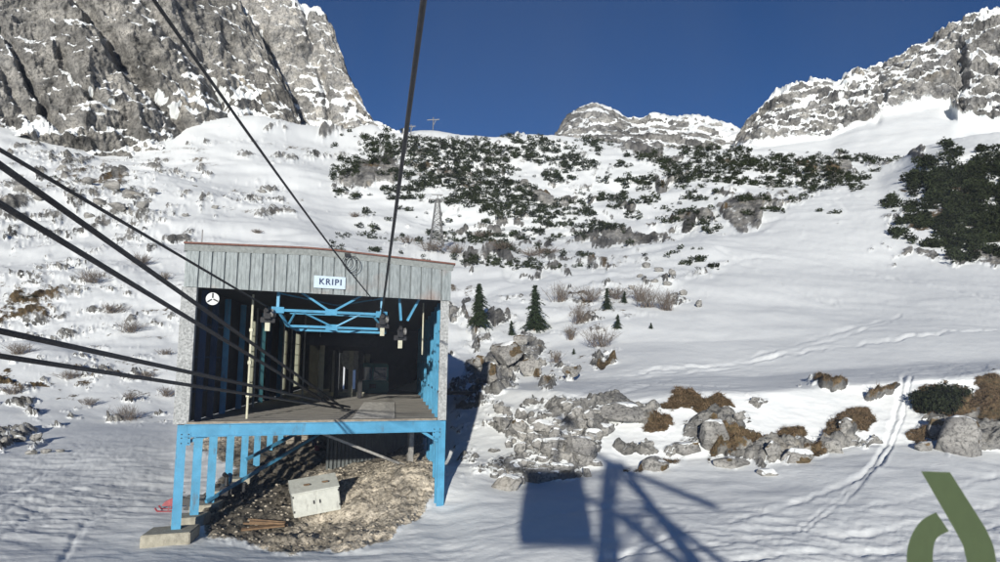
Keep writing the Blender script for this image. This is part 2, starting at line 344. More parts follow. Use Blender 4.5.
GZ = -0.6
def ypx(x, Y, z):   # screen height of a point at column x, depth Y, height z
    v0 = at_y(x, 300, Y)[2]; v1 = at_y(x, 400, Y)[2]; return 300 + (v0 - z) / (v0 - v1) * 100
def zrow(d): return {x: (ypx(x, Y, z), Y) for x, (Y, z) in d.items()}
xc = np.concatenate([np.arange(-330, -30, 5.), np.arange(-30, 1030, 1.1), np.arange(1030, 1340, 5.)])
rows = [
 (zrow({-400: (13, GZ), 1400: (13, GZ)}), 0),
 (zrow({-400: (25, GZ), 450: (25, GZ), 700: (25, GZ + .25), 1400: (25, GZ + .5)}), 22),
 # foot of the bank at the right, road at the left
 (zrow({-400: (38, GZ), 0: (38, GZ + .1), 170: (38, GZ), 440: (38, GZ + .2), 480: (37.5, .4), 560: (38.5, .9), 640: (40, 1.3), 720: (41, 1.5), 800: (42, 1.8), 870: (43, 2.2), 940: (43, 2.1), 1000: (42, 1.7), 1400: (42, 1.5)}), 78),
 # top of the bank / end of the road at the left
 ({-400: (430, 66), 0: (436, 66), 60: (428, 70), 170: (420, 76), 230: (425, 66), 330: (428, 62), 430: (402, 56), 450: (392, 55), 500: (389, 52), 560: (390, 47), 620: (397, 47), 700: (392, 47), 760: (390, 47.5), 830: (382, 49), 880: (383, 49), 940: (382, 49), 1000: (374, 49), 1400: (372, 49)}, 82),
 ({-400: (400, 78), 0: (402, 80), 170: (398, 86), 230: (392, 90), 330: (388, 85), 430: (387, 68), 450: (387, 69), 510: (384, 69), 560: (379, 66), 620: (378, 62), 700: (376, 62), 830: (370, 64), 1000: (361, 66), 1400: (358, 66)}, 30),
 # lower slope
 ({-400: (330, 110), 0: (335, 110), 100: (335, 112), 170: (330, 116), 300: (330, 110), 450: (350, 88), 500: (332, 92), 540: (334, 92), 600: (340, 82), 700: (338, 80), 800: (335, 82), 1000: (325, 88), 1400: (318, 90)}, 50),
 ({-400: (270, 150), 0: (272, 155), 100: (270, 160), 200: (265, 170), 300: (262, 170), 450: (285, 140), 540: (283, 135), 600: (280, 130), 700: (268, 140), 800: (268, 150), 900: (266, 160), 1000: (266, 160), 1400: (262, 160)}, 50),
 ({-400: (210, 230), 0: (212, 240), 100: (214, 250), 200: (215, 260), 300: (225, 270), 380: (240, 280), 450: (245, 290), 540: (240, 270), 600: (240, 250), 640: (238, 230), 700: (225, 230), 800: (212, 235), 880: (210, 230), 940: (205, 225), 1000: (200, 225), 1400: (200, 225)}, 42),
 ({-400: (160, 340), 0: (165, 350), 100: (178, 360), 200: (170, 380), 300: (170, 390), 340: (190, 370), 440: (195, 370), 540: (195, 360), 600: (190, 360), 700: (180, 360), 780: (185, 330), 840: (182, 320), 880: (183, 300), 940: (160, 275), 1000: (150, 275), 1400: (150, 275)}, 42),
 ({-400: (110, 460), 0: (120, 470), 50: (135, 470), 100: (152, 470), 140: (152, 480), 175: (142, 520), 190: (128, 560), 220: (124, 560), 260: (120, 590), 300: (130, 600), 340: (136, 600), 372: (129, 600), 385: (129, 560), 400: (126, 520), 440: (127, 500), 470: (133, 500), 500: (137, 500), 545: (140, 500), 570: (139, 520), 600: (144, 540), 650: (150, 540), 700: (151, 540), 740: (149, 520), 800: (152, 480), 850: (158, 450), 875: (163, 430), 900: (161, 400), 920: (150, 340), 945: (143, 330), 975: (135, 330), 1000: (131, 330), 1400: (120, 330)}, 44),
]
last = rows[-1][0]
rows.append(({x: (y + 25 * (x > 380), Y * 1.5) for x, (y, Y) in last.items()}, 8))
TX, TY, TP = grid_patch(None, rows, xc, 6)
nr, nc = TX.shape
BX, BY = TX, TY
depth = TP[..., 1]
# ---- masks in the photograph's frame give where each real patch of rock, heath or gravel lies
warpx = fbm(TP, 1, 1) * 0
Pn = TP / depth[..., None]                # scale-free coordinates: same look at every distance
S3 = np.stack([BX * .01, BY * .01, np.zeros_like(BX)], -1)
wx = BX + 14 * fbm(S3, .30, 3, seed=3) ; wy = BY + 9 * fbm(S3, .26, 3, seed=9)
rock = np.zeros_like(BX); heath = np.zeros_like(BX); gravel = np.zeros_like(BX)
rocklist = [  # cx cy rx ry angle strength
 (510, 362, 42, 26, -25, .8), (478, 378, 25, 14, 0, .6), (530, 340, 22, 14, 0, .55), (555, 378, 14, 9, -40, .6), (585, 358, 18, 9, -55, .6),
 (480, 300, 36, 9, 10, .55), (470, 268, 45, 8, 2, .6), (505, 272, 40, 6, 2, .5), (520, 300, 50, 6, 8, .45), (470, 335, 30, 8, 5, .5), (500, 250, 60, 7, 3, .42),
 (548, 290, 22, 8, -20, .4), (600, 283, 40, 9, -10, .5), (650, 283, 40, 10, 10, .55), (655, 268, 20, 7, 0, .5), (690, 300, 20, 5, 0, .35), (590, 305, 35, 5, -5, .4),
 (370, 172, 42, 22, -18, .95), (345, 190, 26, 12, -10, .7), (620, 233, 45, 12, 0, .95), (650, 231, 22, 8, 0, .8), (748, 208, 30, 13, -12, .95), (778, 198, 14, 9, 0, .8), (800, 195, 26, 7, -5, .7),
 (850, 176, 14, 12, 0, .9), (820, 172, 45, 10, 6, .6), (760, 172, 55, 10, 5, .55), (770, 190, 60, 5, 5, .5),
 (645, 152, 28, 6, 8, .9), (605, 148, 30, 5, 5, .7), (700, 160, 40, 6, 3, .6), (850, 158, 60, 3, 2, .7),
 (610, 200, 60, 14, 5, .42), (690, 215, 60, 10, 5, .4), (560, 215, 60, 8, 4, .42), (590, 255, 16, 5, 0, .6), (560, 175, 60, 12, 4, .4),
 (40, 160, 60, 18, 10, .6), (95, 190, 55, 22, 14, .74), (60, 175, 50, 14, 12, .66), (110, 210, 60, 18, 10, .62), (25, 205, 45, 26, 10, .62), (120, 190, 22, 10, 12, .8), (60, 225, 60, 14, -5, .5), (180, 205, 60, 16, 0, .46), (240, 195, 60, 12, 0, .4), (170, 170, 60, 14, 5, .42), (250, 215, 80, 10, 0, .4),
 (30, 300, 60, 30, -20, .56), (60, 270, 70, 10, -20, .58), (10, 330, 40, 20, 0, .52), (100, 300, 50, 24, 0, .4), (20, 410, 30, 6, 0, .62), (25, 437, 24, 7, -5, .85), (45, 450, 20, 5, -5, .6), (12, 385, 20, 8, 0, .5), (150, 240, 60, 20, 0, .42), (80, 370, 90, 20, 0, .33),
 (300, 132, 60, 8, 0, .45), (220, 150, 50, 10, 0, .3),
 (520, 418, 40, 24, 0, .55), (570, 440, 48, 32, 0, .60), (540, 465, 46, 22, -10, .58), (500, 480, 30, 12, -10, .6), (610, 412, 60, 12, -4, .72), (585, 425, 40, 16, 0, .56), (560, 405, 50, 10, 0, .55), (700, 432, 60, 9, 0, .5), (800, 434, 50, 7, 0, .5), (870, 440, 60, 5, 0, .4), (480, 400, 40, 20, 0, .5), (690, 442, 36, 11, 0, .75), (718, 425, 26, 14, 0, .8), (640, 446, 18, 7, 0, .7), (790, 452, 50, 14, -8, .8), (835, 438, 30, 18, -25, .85), (735, 458, 24, 10, 5, .8), (950, 430, 36, 26, 10, .9), (985, 425, 30, 34, 0, .9), (925, 443, 16, 8, 10, .6), (755, 397, 12, 4, 0, .5), (823, 387, 17, 4, 0, .7), (880, 389, 17, 4, 0, .7), (740, 414, 12, 6, 0, .6), (658, 462, 24, 10, -10, .6), (470, 460, 20, 40, 0, .5), (477, 420, 18, 24, 0, .45),
 (950, 262, 70, 6, 2, .7), (900, 225, 18, 20, 0, .5), (990, 262, 40, 7, 0, .8), (880, 250, 20, 4, 30, .4)]
for (a, b, c_, d, e, s_) in rocklist: rock = np.maximum(rock, s_ * blob(wx, wy, a, b, c_, d, e))
heathlist = [(690, 402, 36, 11, 0, .95), (655, 420, 18, 9, 0, .9), (745, 440, 28, 9, 8, .95), (735, 458, 20, 8, 5, .9), (862, 418, 19, 15, 20, .95), (835, 428, 20, 14, -35, .85), (786, 432, 12, 12, 0, .85), (820, 452, 14, 8, 0, .7), (655, 465, 26, 9, -15, .9), (585, 458, 12, 7, -20, .85), (940, 402, 34, 20, 0, .95), (915, 442, 14, 9, 0, .85), (990, 400, 24, 30, 0, .9), (1040, 410, 50, 40, 0, .9), (823, 387, 14, 3.5, 0, .8), (880, 389, 14, 3.5, 0, .8),
 (595, 360, 12, 4, 0, .8), (540, 372, 20, 6, 30, .7), (450, 290, 22, 12, 20, .65), (25, 305, 30, 12, -20, .8), (5, 385, 14, 10, 0, .8), (35, 385, 10, 4, 0, .7), (100, 190, 36, 7, 14, .7), (470, 263, 36, 4, 0, .7), (500, 282, 30, 4, 0, .6), (565, 303, 15, 7, 0, .5), (740, 186, 90, 5, 3, .5), (780, 168, 80, 6, 5, .6), (440, 175, 100, 24, 8, .5), (500, 205, 60, 12, 10, .5), (560, 265, 60, 4, 0, .5), (960, 220, 70, 50, 0, .5), (60, 195, 36, 8, 16, .5)]
for (a, b, c_, d, e, s_) in heathlist: heath = np.maximum(heath, s_ * blob(wx, wy, a, b, c_, d, e))
SS = np.stack([BX * .0085, BY * .040, BX * 0 + .3], -1)
brk = fbm(SS, .22, 5, .68, seed=71)                 # long thin ledges and gaps
brk2 = fbm(np.stack([BX * .01, BY * .013, BX * 0], -1), .10, 4, .7, seed=75)
speck = np.zeros_like(BX)
for (a, b, c_, d, e, s_) in [(100, 190, 110, 40, 10, .60), (60, 290, 140, 70, 0, .43), (210, 200, 90, 30, 0, .32), (90, 380, 120, 50, 0, .26), (470, 300, 80, 60, 0, .42), (500, 245, 130, 26, 0, .40), (560, 200, 150, 45, 5, .36), (690, 195, 130, 40, 3, .38), (640, 270, 70, 20, 5, .4), (450, 165, 110, 40, 8, .42), (600, 160, 80, 20, 0, .5), (590, 310, 50, 24, -10, .5), (540, 355, 70, 26, 0, .45), (240, 150, 160, 22, 0, .36), (880, 158, 80, 6, 0, .5)]:
    speck = np.maximum(speck, s_ * np.clip(1.3 - ell(wx, wy, a, b, c_, d, e), 0, 1))
farw = sstep(depth, 55, 75)
rock_solid = rock.copy()
rock = rock + farw * (rock > .05) * (.42 * brk + .22 * brk2 - .12) * (1 - .45 * sstep(rock, .75, .95))
rock = np.maximum(rock, farw * (speck * .78 + .40 * brk + .10 * brk2 - .06) * (speck > .05))
heath = heath + farw * (heath > .05) * (.40 * brk + .2 * brk2 - .12)
heath = np.maximum(heath, farw * (speck * .50 + .36 * fbm(SS + 3.3, .17, 5, .66, seed=83) - .05) * (speck > .05))
rock = rock + (1 - farw) * (rock > .05) * (.30 * fbm(TP, 1.6, 5, .62, seed=91) - .07)
heath = heath + (1 - farw) * (heath > .05) * (.30 * fbm(TP, 1.3, 4, .62, seed=93) + .06)
wT = np.zeros_like(BX)
for (a, b, c_, d, e, s_) in [(500, 262, 90, 34, 4, 1.0), (560, 205, 150, 40, 5, .9), (700, 200, 120, 36, 0, 1.0), (460, 320, 60, 40, 0, .9), (640, 262, 90, 22, 0, .8), (450, 170, 110, 34, 10, .8), (70, 290, 110, 50, -10, .45), (120, 200, 110, 34, 10, .5)]:
    wT = np.maximum(wT, s_ * np.clip(1.5 - ell(wx, wy, a, b, c_, d, e), 0, 1))
wT *= farw * (1 - sstep(BX, 560 + np.clip(350 - BY, 0, 400) * 1.9, 640 + np.clip(350 - BY, 0, 400) * 1.9))
hst = .021
phz = (TP[..., 2] / depth) / hst + .9 * fbm(np.stack([BX * .010, BY * .012, BX * 0], -1), .55, 4, .55, seed=131) + BX * .004
ph = phz - np.floor(phz)
riser = sstep(ph, .60, .70) * (1 - sstep(ph, .93, .99)); pres = sstep(fbm(np.stack([BX * .009, BY * .03, BX * 0 + 1], -1), .40, 4, .6, seed=137), -.15, .35)
step_dz = wT * pres * depth * hst * .42 * (sstep(ph, .58, .95) - ph)
rock = np.maximum(rock * (1 - .35 * wT * (1 - sstep(rock_solid, .7, .88))), sstep(rock_solid, .72, .9) * farw * (.86 + .4 * brk)); rock = np.maximum(rock, wT * riser * pres * (.78 + .5 * brk2))
heath = np.maximum(heath * (1 - .45 * wT), wT * sstep(ph, .86, .93) * (1 - sstep(ph, .97, 1)) * pres * (.72 + .5 * brk2))
rock = np.clip(rock, 0, 1); heath = np.clip(heath, 0, 1)
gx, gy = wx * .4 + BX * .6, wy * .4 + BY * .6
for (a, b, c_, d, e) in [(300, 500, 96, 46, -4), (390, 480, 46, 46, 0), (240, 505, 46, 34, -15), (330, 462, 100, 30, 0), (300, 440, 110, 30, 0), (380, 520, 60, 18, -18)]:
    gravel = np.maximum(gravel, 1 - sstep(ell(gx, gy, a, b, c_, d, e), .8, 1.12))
# ---- relief
def band(lam_rel, c, seed, mn=0.0):
    """noise whose wavelength follows the distance in octaves of real metres"""
    out = np.zeros_like(depth)
    lg = np.log2(lam_rel * depth)
    for k in range(-3, 8):
        wgt = np.clip(1 - np.abs(lg - k), 0, 1)
        if wgt.max() <= 0: continue
        lam = 2.0 ** k
        out += wgt * lam * c * vnoise(TP[..., 0] / lam + seed + k * 7.7, TP[..., 1] / lam + seed * 2 + k * 3.1, TP[..., 2] / lam * 1.3 + k)
    return out
hz = band(.20, .10, 1.) + band(.09, .09, 2.) + band(.04, .085, 3.) + band(.018, .07, 4.) + band(.008, .06, 5.)
far = sstep(depth, 60, 110)
flat = 1 - sstep(depth, 44, 60)
piste = sstep(BX - (640 + (400 - BY) * .0), 0, 60) * (1 - far * 0)
piste = np.clip(sstep(BX, 600 + (BY < 290) * 60 + np.clip(290 - BY, 0, 200) * 1.45, 680 + np.clip(290 - BY, 0, 200) * 1.45), 0, 1) * (BY < 385)
smoothness = np.maximum(.62 * piste, .0)
dz = hz * (0.26 + .55 * far) * (1 - smoothness) + (.45 + .45 * far) * band(.0045, .055, 6.) * (1 - .5 * smoothness)
dz += flat * (.10 * fbm(TP, 5.0, 3, seed=5, st=(1, .45, 1)) + .035 * fbm(TP, 1.1, 3, seed=8, st=(.5, 1.3, 1)))
# churned snow: foreground right, road at left, churned edge below the piste
ch = np.maximum.reduce([sstep(BY, 488, 540) * sstep(BX, 620, 760) * .9, .8 * blob(BX, BY, 70, 490, 130, 50, -10), .5 * blob(BX, BY, 640, 377, 140, 14, -3), .7*blob(BX, BY, 950, 372, 120, 8, -3), .35*blob(BX,BY,420,555,120,20,0)])
dz += ch * (.055 * fbm(TP, .8, 3, seed=21, st=(.35, 1.5, 1)) + .035 * fbm(TP, .3, 3, .6, seed=25, st=(.5, 1.2, 1)))
dz += .30 * piste * fbm(TP, 14, 3, seed=31, st=(1, .5, 1)) + .04 * piste * (depth / 100) * fbm(TP, 2.2, 3, seed=33)
# ski and snowmobile tracks pressed into the snow
tracks = [([(905, 378), (896, 410), (886, 440), (868, 470), (835, 487), (790, 505), (740, 520), (690, 528)], 2.2, .10), ([(912, 380), (903, 412), (894, 440), (876, 468), (850, 488), (820, 512), (800, 530)], 1.5, .07),
 ([(886, 455), (862, 482), (830, 512), (805, 530)], 1.6, .08), ([(620, 560), (700, 530), (800, 520), (900, 500), (1000, 478)], 2.0, .06), ([(600, 562), (720, 545), (860, 532), (1010, 500)], 2.2, .08), ([(640, 575), (800, 556), (900, 545), (1010, 520)], 2.4, .08), ([(480, 530), (560, 514), (640, 505), (760, 510)], 1.6, .05),
 ([(-10, 545), (60, 500), (120, 480), (170, 466)], 3, .045), ([(-10, 520), (60, 482), (120, 462), (180, 450)], 2.6, .045), ([(-10, 500), (80, 460), (180, 440)], 2, .045), ([(60, 562), (90, 520), (150, 488)], 3, .045),
 ([(560, 398), (660, 374), (760, 352), (840, 332), (900, 315)], 1.5, .07), ([(620, 392), (720, 366), (820, 344), (890, 322)], 1.3, .06), ([(690, 240), (750, 268), (800, 292), (860, 305)], 1.1, .12), ([(640, 372), (800, 352), (1010, 330)], 1.3, .12), ([(600, 255), (700, 262), (800, 262), (1000, 300)], 1.2, .15)]
jx = BX + 1.6 * fbm(S3, .09, 2, seed=41); jy = BY + 1.6 * fbm(S3, .09, 2, seed=43)
for pts, wd, dp in tracks:
    D = seg_dist(jx, jy, smooth_poly(pts, 6)); dp = dp * np.clip(.75 + .8 * fbm(TP, 3.5, 3, seed=47 + wd), .1, 1.6); dz += dp * (-np.exp(-(D / wd) ** 2) + .15 * np.exp(-((D - 2.0 * wd) / wd) ** 2)) * (depth / 40) ** .3
# rocky ground stands proud in broken blocks
bl = fbm(TP, 1, 1)*0
lam = np.clip(depth * .03, .9, 40)
blk = np.abs(band(.035, 1.0, 11.)) / lam; blk2 = np.abs(band(.016, 1.0, 12.)) / lam
bare = np.clip(rock, 0, 1)
bk = sstep(bare, .25, .8) * lam * (1 - .72 * far); blk3 = np.abs(band(.007, 1.0, 13.)) / lam
dz += bk * (.42 * blk + .62 * blk2 + .9 * blk3) + far * sstep(bare, .25, .8) * lam * (.38 * blk3 + .10 * blk2)
dz += heath * (depth < 60) * (.06 + .13 * np.abs(fbm(TP, .9, 3, seed=51)))
TP[..., 2] += dz + step_dz
TP[..., 1] -= bk * (blk * .4 + blk2 * .5 + .8 * blk3) + far * sstep(bare, .25, .8) * lam * (.8 * blk3 + .2 * blk2)
# gravel mound and pit beneath the station
Xw, Yw = TP[..., 0], TP[..., 1]
mound = 1.75 * np.exp(-(((Xw + 4.0) / 2.7) ** 2 + ((Yw - 37.5) / 3.4) ** 2)) + .5 * np.exp(-(((Xw + 8) / 4.) ** 2 + ((Yw - 40) / 3.0) ** 2)) + .35 * np.exp(-(((Xw + 7.2) / 2.) ** 2 + ((Yw - 35) / 1.6) ** 2)) 
pit = -.30 * np.exp(-(((Xw + 8.6) / 3.2) ** 2 + ((Yw - 31.5) / 3.2) ** 2))
TP[..., 2] += (mound + pit) + gravel * ((.20 * fbm(TP, 1.7, 5, .6, seed=61) + .075 * fbm(TP, .5, 4, .62, seed=63, ridged=True)) * (depth < 70))
gravel *= (depth < 72)
N = normals(TP); slope = 1 - N[..., 2]
rock = np.clip(rock * 1.0 + sstep(slope, .30, .62) * .5 * (rock > .12) - .25 * sstep(N[..., 2], .80, .97) * (rock > 0.05), 0, 1.1)
rock = np.maximum(rock, .36 * far * sstep(slope, .35, .7) * (1 - piste))
rock *= (1 - gravel)
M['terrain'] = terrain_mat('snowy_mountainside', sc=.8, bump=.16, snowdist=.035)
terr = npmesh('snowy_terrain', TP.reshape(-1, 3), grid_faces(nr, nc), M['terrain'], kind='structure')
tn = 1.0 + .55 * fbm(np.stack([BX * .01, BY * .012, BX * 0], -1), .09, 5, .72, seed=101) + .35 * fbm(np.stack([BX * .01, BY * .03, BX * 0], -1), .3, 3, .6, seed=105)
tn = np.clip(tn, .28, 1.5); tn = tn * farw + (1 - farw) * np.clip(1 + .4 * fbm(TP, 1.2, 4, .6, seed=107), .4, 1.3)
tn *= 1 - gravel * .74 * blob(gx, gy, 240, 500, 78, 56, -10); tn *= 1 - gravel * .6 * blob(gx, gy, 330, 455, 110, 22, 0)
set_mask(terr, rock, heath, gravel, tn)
SX, SY = project(TP)
_flatsx = SX.ravel(); _flatsy = SY.ravel(); _flatP = TP.reshape(-1, 3)
def ground(px, py, ymin=0, ymax=1e9):
    d = np.abs(_flatsx - px) + np.abs(_flatsy - py) + 1000 * ((_flatP[:, 1] < ymin) | (_flatP[:, 1] > ymax))
    k = np.argpartition(d, 30)[:30]; near = d[k] < d[k].min() + 2.5
    kk = k[near]; return _flatP[kk[np.argmin(_flatP[kk, 1])]].copy()
def ground_xy(x, y):
    d = (_flatP[:, 0] - x) ** 2 + (_flatP[:, 1] - y) ** 2; return float(_flatP[np.argmin(d), 2])

# valley floor sheet reaching the horizon all round
g = MB(); n_ = 40
ringsr = [0, 60, 300, 1500, 9000]
vs = [(0, 0, GZ - 1.2)]; fs = []
for rr in ringsr[1:]:
    for j in range(n_): a = 2 * math.pi * j / n_; vs.append((rr * math.cos(a), rr * math.sin(a), GZ - 1.2 ))
for j in range(n_): fs.append((0, 1 + j, 1 + (j + 1) % n_))
for k in range(3):
    for j in range(n_): a = 1 + k * n_ + j; b = 1 + k * n_ + (j + 1) % n_; fs.append((a, a + n_, b + n_, b))
g.add(vs, fs); vf = g.build('valley_snow', M['terrain'], kind='structure')
z_ = np.zeros(len(vs)); set_mask(vf, z_, z_, z_)

# ---- cliffs and peaks
def cliff(name, rows, x0, x1, step, amp, lam, seed, snow_at, msc, stretch=(1, 1, .45), band_h=None, zones=(), cols=((.36, .35, .33), (.13, .13, .13)), lines=(), rockmin=0.0, apron=None, terr_=.20):
    xcs = np.arange(x0, x1 + .1, step)
    X, Y, P = grid_patch(None, rows, xcs, 4)
    d = P[..., 1]; base = P.copy()
    # tilt the noise so that beds dip and buttresses stand upright
    n1 = fbm(P, lam, 5, .52, seed, True, stretch); n2 = fbm(P, lam * .22, 4, .55, seed + 5, True, (1, 1, .8))
    n3 = fbm(P, lam * .5, 3, .5, seed + 9)
    w_ = np.ones_like(d) if apron is None else sstep(-(Y - np.interp(xcs, [a[0] for a in apron], [a[1] for a in apron])[None, :] - 3 * n3), -3, 5)
    disp = amp * (.8 * n1 + .26 * n2 + .10 * fbm(P, lam * .06, 3, .6, seed + 7, True)) * w_
    for pts, wd, dp in lines:
        D = seg_dist(X + 5 * fbm(P, lam * .6, 2, seed=seed + 2), Y, smooth_poly(pts, 6)); disp -= dp * np.exp(-(D / wd) ** 2)
    hor = base[..., :2] / np.linalg.norm(base[..., :2], axis=-1, keepdims=True)
    P[..., :2] -= hor * disp[..., None]
    bh = band_h or lam * .35
    # terraced beds
    tz = P[..., 2] + .35 * P[..., 0] * .4 + n3 * bh * .7
    ph = tz / bh; saw = (ph - np.floor(ph)); 
    P[..., :2] += hor * (w_ * amp * terr_ * 1.6 * (sstep(saw, .74, 1.0) - saw))[..., None]
    P[..., 2] += (amp * .12 * n2 * w_) + (1 - w_) * amp * .10 * fbm(P, lam * .7, 4, seed=seed + 30)
    Nn = normals(blur(blur(P, 3, 0), 3, 1)); Nf = normals(P)
    met = Nn[..., 2] + .22 * Nf[..., 2] + .16 * fbm(P, lam * .5, 3, seed=seed + 12) + .05 * fbm(P, lam * .08, 3, .6, seed=seed + 14)
    met = met + .20 * sstep(saw, .70, .85) * sstep(fbm(P, lam * .8, 3, seed=seed + 16, st=(.5, .5, 1.5)), -.3, .4)
    for (a_, b_, c__, d_, e_, s__) in zones: met = met + s__ * np.clip(1.3 - ell(X, Y, a_, b_, c__, d_, e_), 0, 1)
    cut = np.quantile(met[w_ > .9], 1 - snow_at); snow = sstep(met, cut - .07, cut + .07)
    rk = np.maximum((1 - snow) * w_, rockmin * w_)
    o = npmesh(name, P.reshape(-1, 3), grid_faces(*X.shape), terrain_mat(name + '_rock', sc=msc, bump=msc * .35, snowdist=msc * .03, rock=cols[0], rock2=cols[1], warm=tuple(c * k_ for c, k_ in zip(cols[0], (1.15, 1.04, .88)))), kind='structure')
    tone_ = np.clip(1.0 + .40 * fbm(P, lam * .5, 4, .6, seed + 40, False, (1.6, 1.6, .35)) + .30 * fbm(P, lam * .08, 4, .65, seed + 44) - .10 * (n1 < -.3), .35, 1.45)  # random streaky tone, plus gully shade put into the colour of recesses
    set_mask(o, rk * .95, rk * 0, rk * 0, tone_)
    return P
cliff('cliff_mountain', [
    ({-150: (170, 440), 0: (140, 455), 100: (168, 455), 150: (160, 470), 190: (150, 520), 230: (140, 560), 300: (160, 600)}, 0),
    ({-150: (118, 475), 0: (118, 478), 50: (130, 480), 100: (148, 480), 150: (146, 500), 185: (133, 545), 215: (128, 570), 250: (135, 600), 300: (145, 620)}, 16),
    ({-150: (0, 530), 0: (0, 540), 100: (10, 545), 180: (20, 575), 215: (30, 600), 240: (40, 620), 262: (62, 640), 290: (110, 640), 300: (130, 640)}, 110),
    ({-150: (-120, 600), 0: (-120, 600), 100: (-110, 610), 180: (-90, 640), 232: (-10, 650), 240: (10, 660), 262: (50, 680), 290: (105, 680), 300: (128, 680)}, 90),
    ({-150: (-125, 800), 150: (-100, 800), 232: (0, 760), 262: (60, 760), 300: (130, 760)}, 6)],
    -150, 300, 1.0, 13, 70, 3.3, .24, 7.0, stretch=(1, 1, .5), cols=((.34, .325, .30), (.115, .113, .11)), zones=[(215, 105, 60, 34, 20, .35), (250, 110, 30, 40, 10, .3), (90, 140, 80, 14, 5, .1)],
    lines=[([(0, 30), (22, 75), (45, 110), (60, 140)], 3.5, 14), ([(70, 0), (105, 35), (140, 80), (175, 120), (188, 145)], 7, 20), ([(135, 0), (180, 45), (215, 95), (240, 135)], 6, 12), ([(175, 0), (200, 50), (225, 110)], 5, 9), ([(0, 75), (40, 140)], 4, 9), ([(60, 60), (90, 100), (130, 120)], 4, 8)])
cliff('cliff_buttress', [
    ({200: (160, 640), 260: (150, 650), 300: (155, 660), 340: (155, 660), 400: (150, 660)}, 0),
    ({200: (128, 680), 240: (125, 680), 270: (130, 680), 300: (136, 680), 330: (142, 680), 372: (131, 680), 400: (140, 690)}, 10),
    ({200: (60, 730), 235: (60, 730), 290: (70, 730), 330: (75, 735), 352: (90, 740), 372: (131, 745), 400: (142, 745)}, 70),
    ({200: (-4, 770), 236: (2, 770), 262: (-1, 770), 290: (3, 775), 300: (12, 775), 318: (17, 778), 327: (23, 780), 334: (42, 780), 345: (72, 785), 355: (96, 790), 366: (122, 790), 373: (128, 790), 386: (131, 790), 400: (145, 790)}, 70),
    ({200: (10, 1000), 300: (25, 1000), 345: (90, 1000), 400: (160, 1000)}, 5)],
    200, 400, .9, 13, 60, 8.1, .46, 7.0, stretch=(1, 1, .45), terr_=.2, cols=((.46, .44, .41), (.20, .20, .20)), zones=[(300, 10, 70, 14, 5, .3), (330, 120, 50, 30, 0, .2)],
    lines=[([(262, 40), (272, 80), (285, 130)], 6, 26), ([(305, 20), (318, 70), (330, 120)], 4, 12)])
cliff('snowy_peak', [
    ({480: (170, 900), 760: (180, 900), 900: (180, 900)}, 0),
    ({480: (160, 1150), 560: (150, 1150), 650: (155, 1150), 760: (160, 1150), 900: (165, 1150)}, 12),
    ({480: (175, 1400), 548: (150, 1400), 560: (131, 1500), 566: (120, 1520), 580: (112, 1540), 596: (107, 1540), 612: (113, 1540), 628: (121, 1550), 642: (122, 1550), 655: (114, 1550), 672: (118, 1550), 692: (117, 1560), 712: (123, 1560), 735: (130, 1560), 760: (135, 1560), 900: (140, 1560)}, 70),
    ({480: (190, 2000), 560: (150, 2000), 900: (170, 2000)}, 5)],
    480, 900, .9, 20, 150, 14.2, .80, 14, stretch=(1, 1, .8), terr_=.16)
cliff('rocky_range', [
    ({640: (200, 640), 900: (200, 640), 1100: (190, 640)}, 0),
    ({640: (175, 750), 740: (168, 750), 860: (165, 750), 1000: (160, 700), 1100: (155, 700)}, 8),
    ({640: (175, 950), 735: (150, 950), 800: (143, 950), 830: (140, 960), 856: (126, 980), 880: (115, 1000), 930: (105, 1020), 954: (104, 1020), 965: (121, 950), 1000: (133, 940), 1100: (150, 940)}, 36),
    ({640: (180, 1200), 733: (150, 1200), 745: (130, 1200), 758: (117, 1200), 772: (104, 1200), 790: (95, 1200), 812: (88, 1210), 840: (84, 1220), 858: (74, 1230), 882: (71, 1230), 902: (64, 1230), 922: (51, 1240), 945: (37, 1250), 965: (25, 1250), 985: (18, 1250), 1000: (13, 1250), 1050: (-5, 1250), 1100: (-20, 1250)}, 110),
    ({640: (200, 1700), 740: (180, 1700), 900: (110, 1700), 1100: (50, 1700)}, 5)],
    640, 1100, 1.0, 27, 110, 22.7, .56, 11, zones=[(800, 95, 90, 16, -8, .15)], cols=((.36, .35, .33), (.11, .11, .115)), stretch=(1, 1, .5), terr_=.2, apron=[(640, 140), (740, 148), (800, 142), (830, 139), (856, 124), (880, 113), (925, 103), (950, 100), (958, 118), (1000, 131), (1100, 150)],
    lines=[([(850, 60), (880, 90), (872, 118)], 4, 14), ([(965, 60), (958, 90), (952, 112)], 6, 26)])

# ================================================================== the station
FL = Vector((-12.35, 29.8, 0)); FR = Vector((-2.55, 34.25, 0))
E_ = (FR - FL); WID = E_.length; E_.normalize()
A_ = Vector((-0.137, 0.9906, 0)).normalized()
ZU = Vector((0, 0, 1)); NF = Vector((E_.y, -E_.x, 0)).normalized()      # NF points to the camera
def S(e, a, z): return FL + E_ * e + A_ * a + ZU * z                     # station coordinates: along the front, into the depth, up
DEP = 38.0; ZD = 3.97; ZF = 9.32; ZT = 10.98
st = empty('cable_car_station', FL, label='grey metal clad cable car station on blue steel posts with open front bay', category='station')
def pb(mb, name, m, parent=None, **k):
    """build a mesh given in world coordinates as a child of the station"""
    o = mb.build(name, m, parent or st, **k)
    return o
def fixpar(root):
    for o in root.children_recursive:
        if o.type == 'MESH' or o.type == 'FONT':
            pass
OFF = -FL
def W(mb):  # shift to station-local
    mb.v = [tuple(Vector(p) + OFF) for p in mb.v]; return mb
def sp(mb, name, m, parent=None, **k): return W(mb).build(name, m, parent or st, **k)
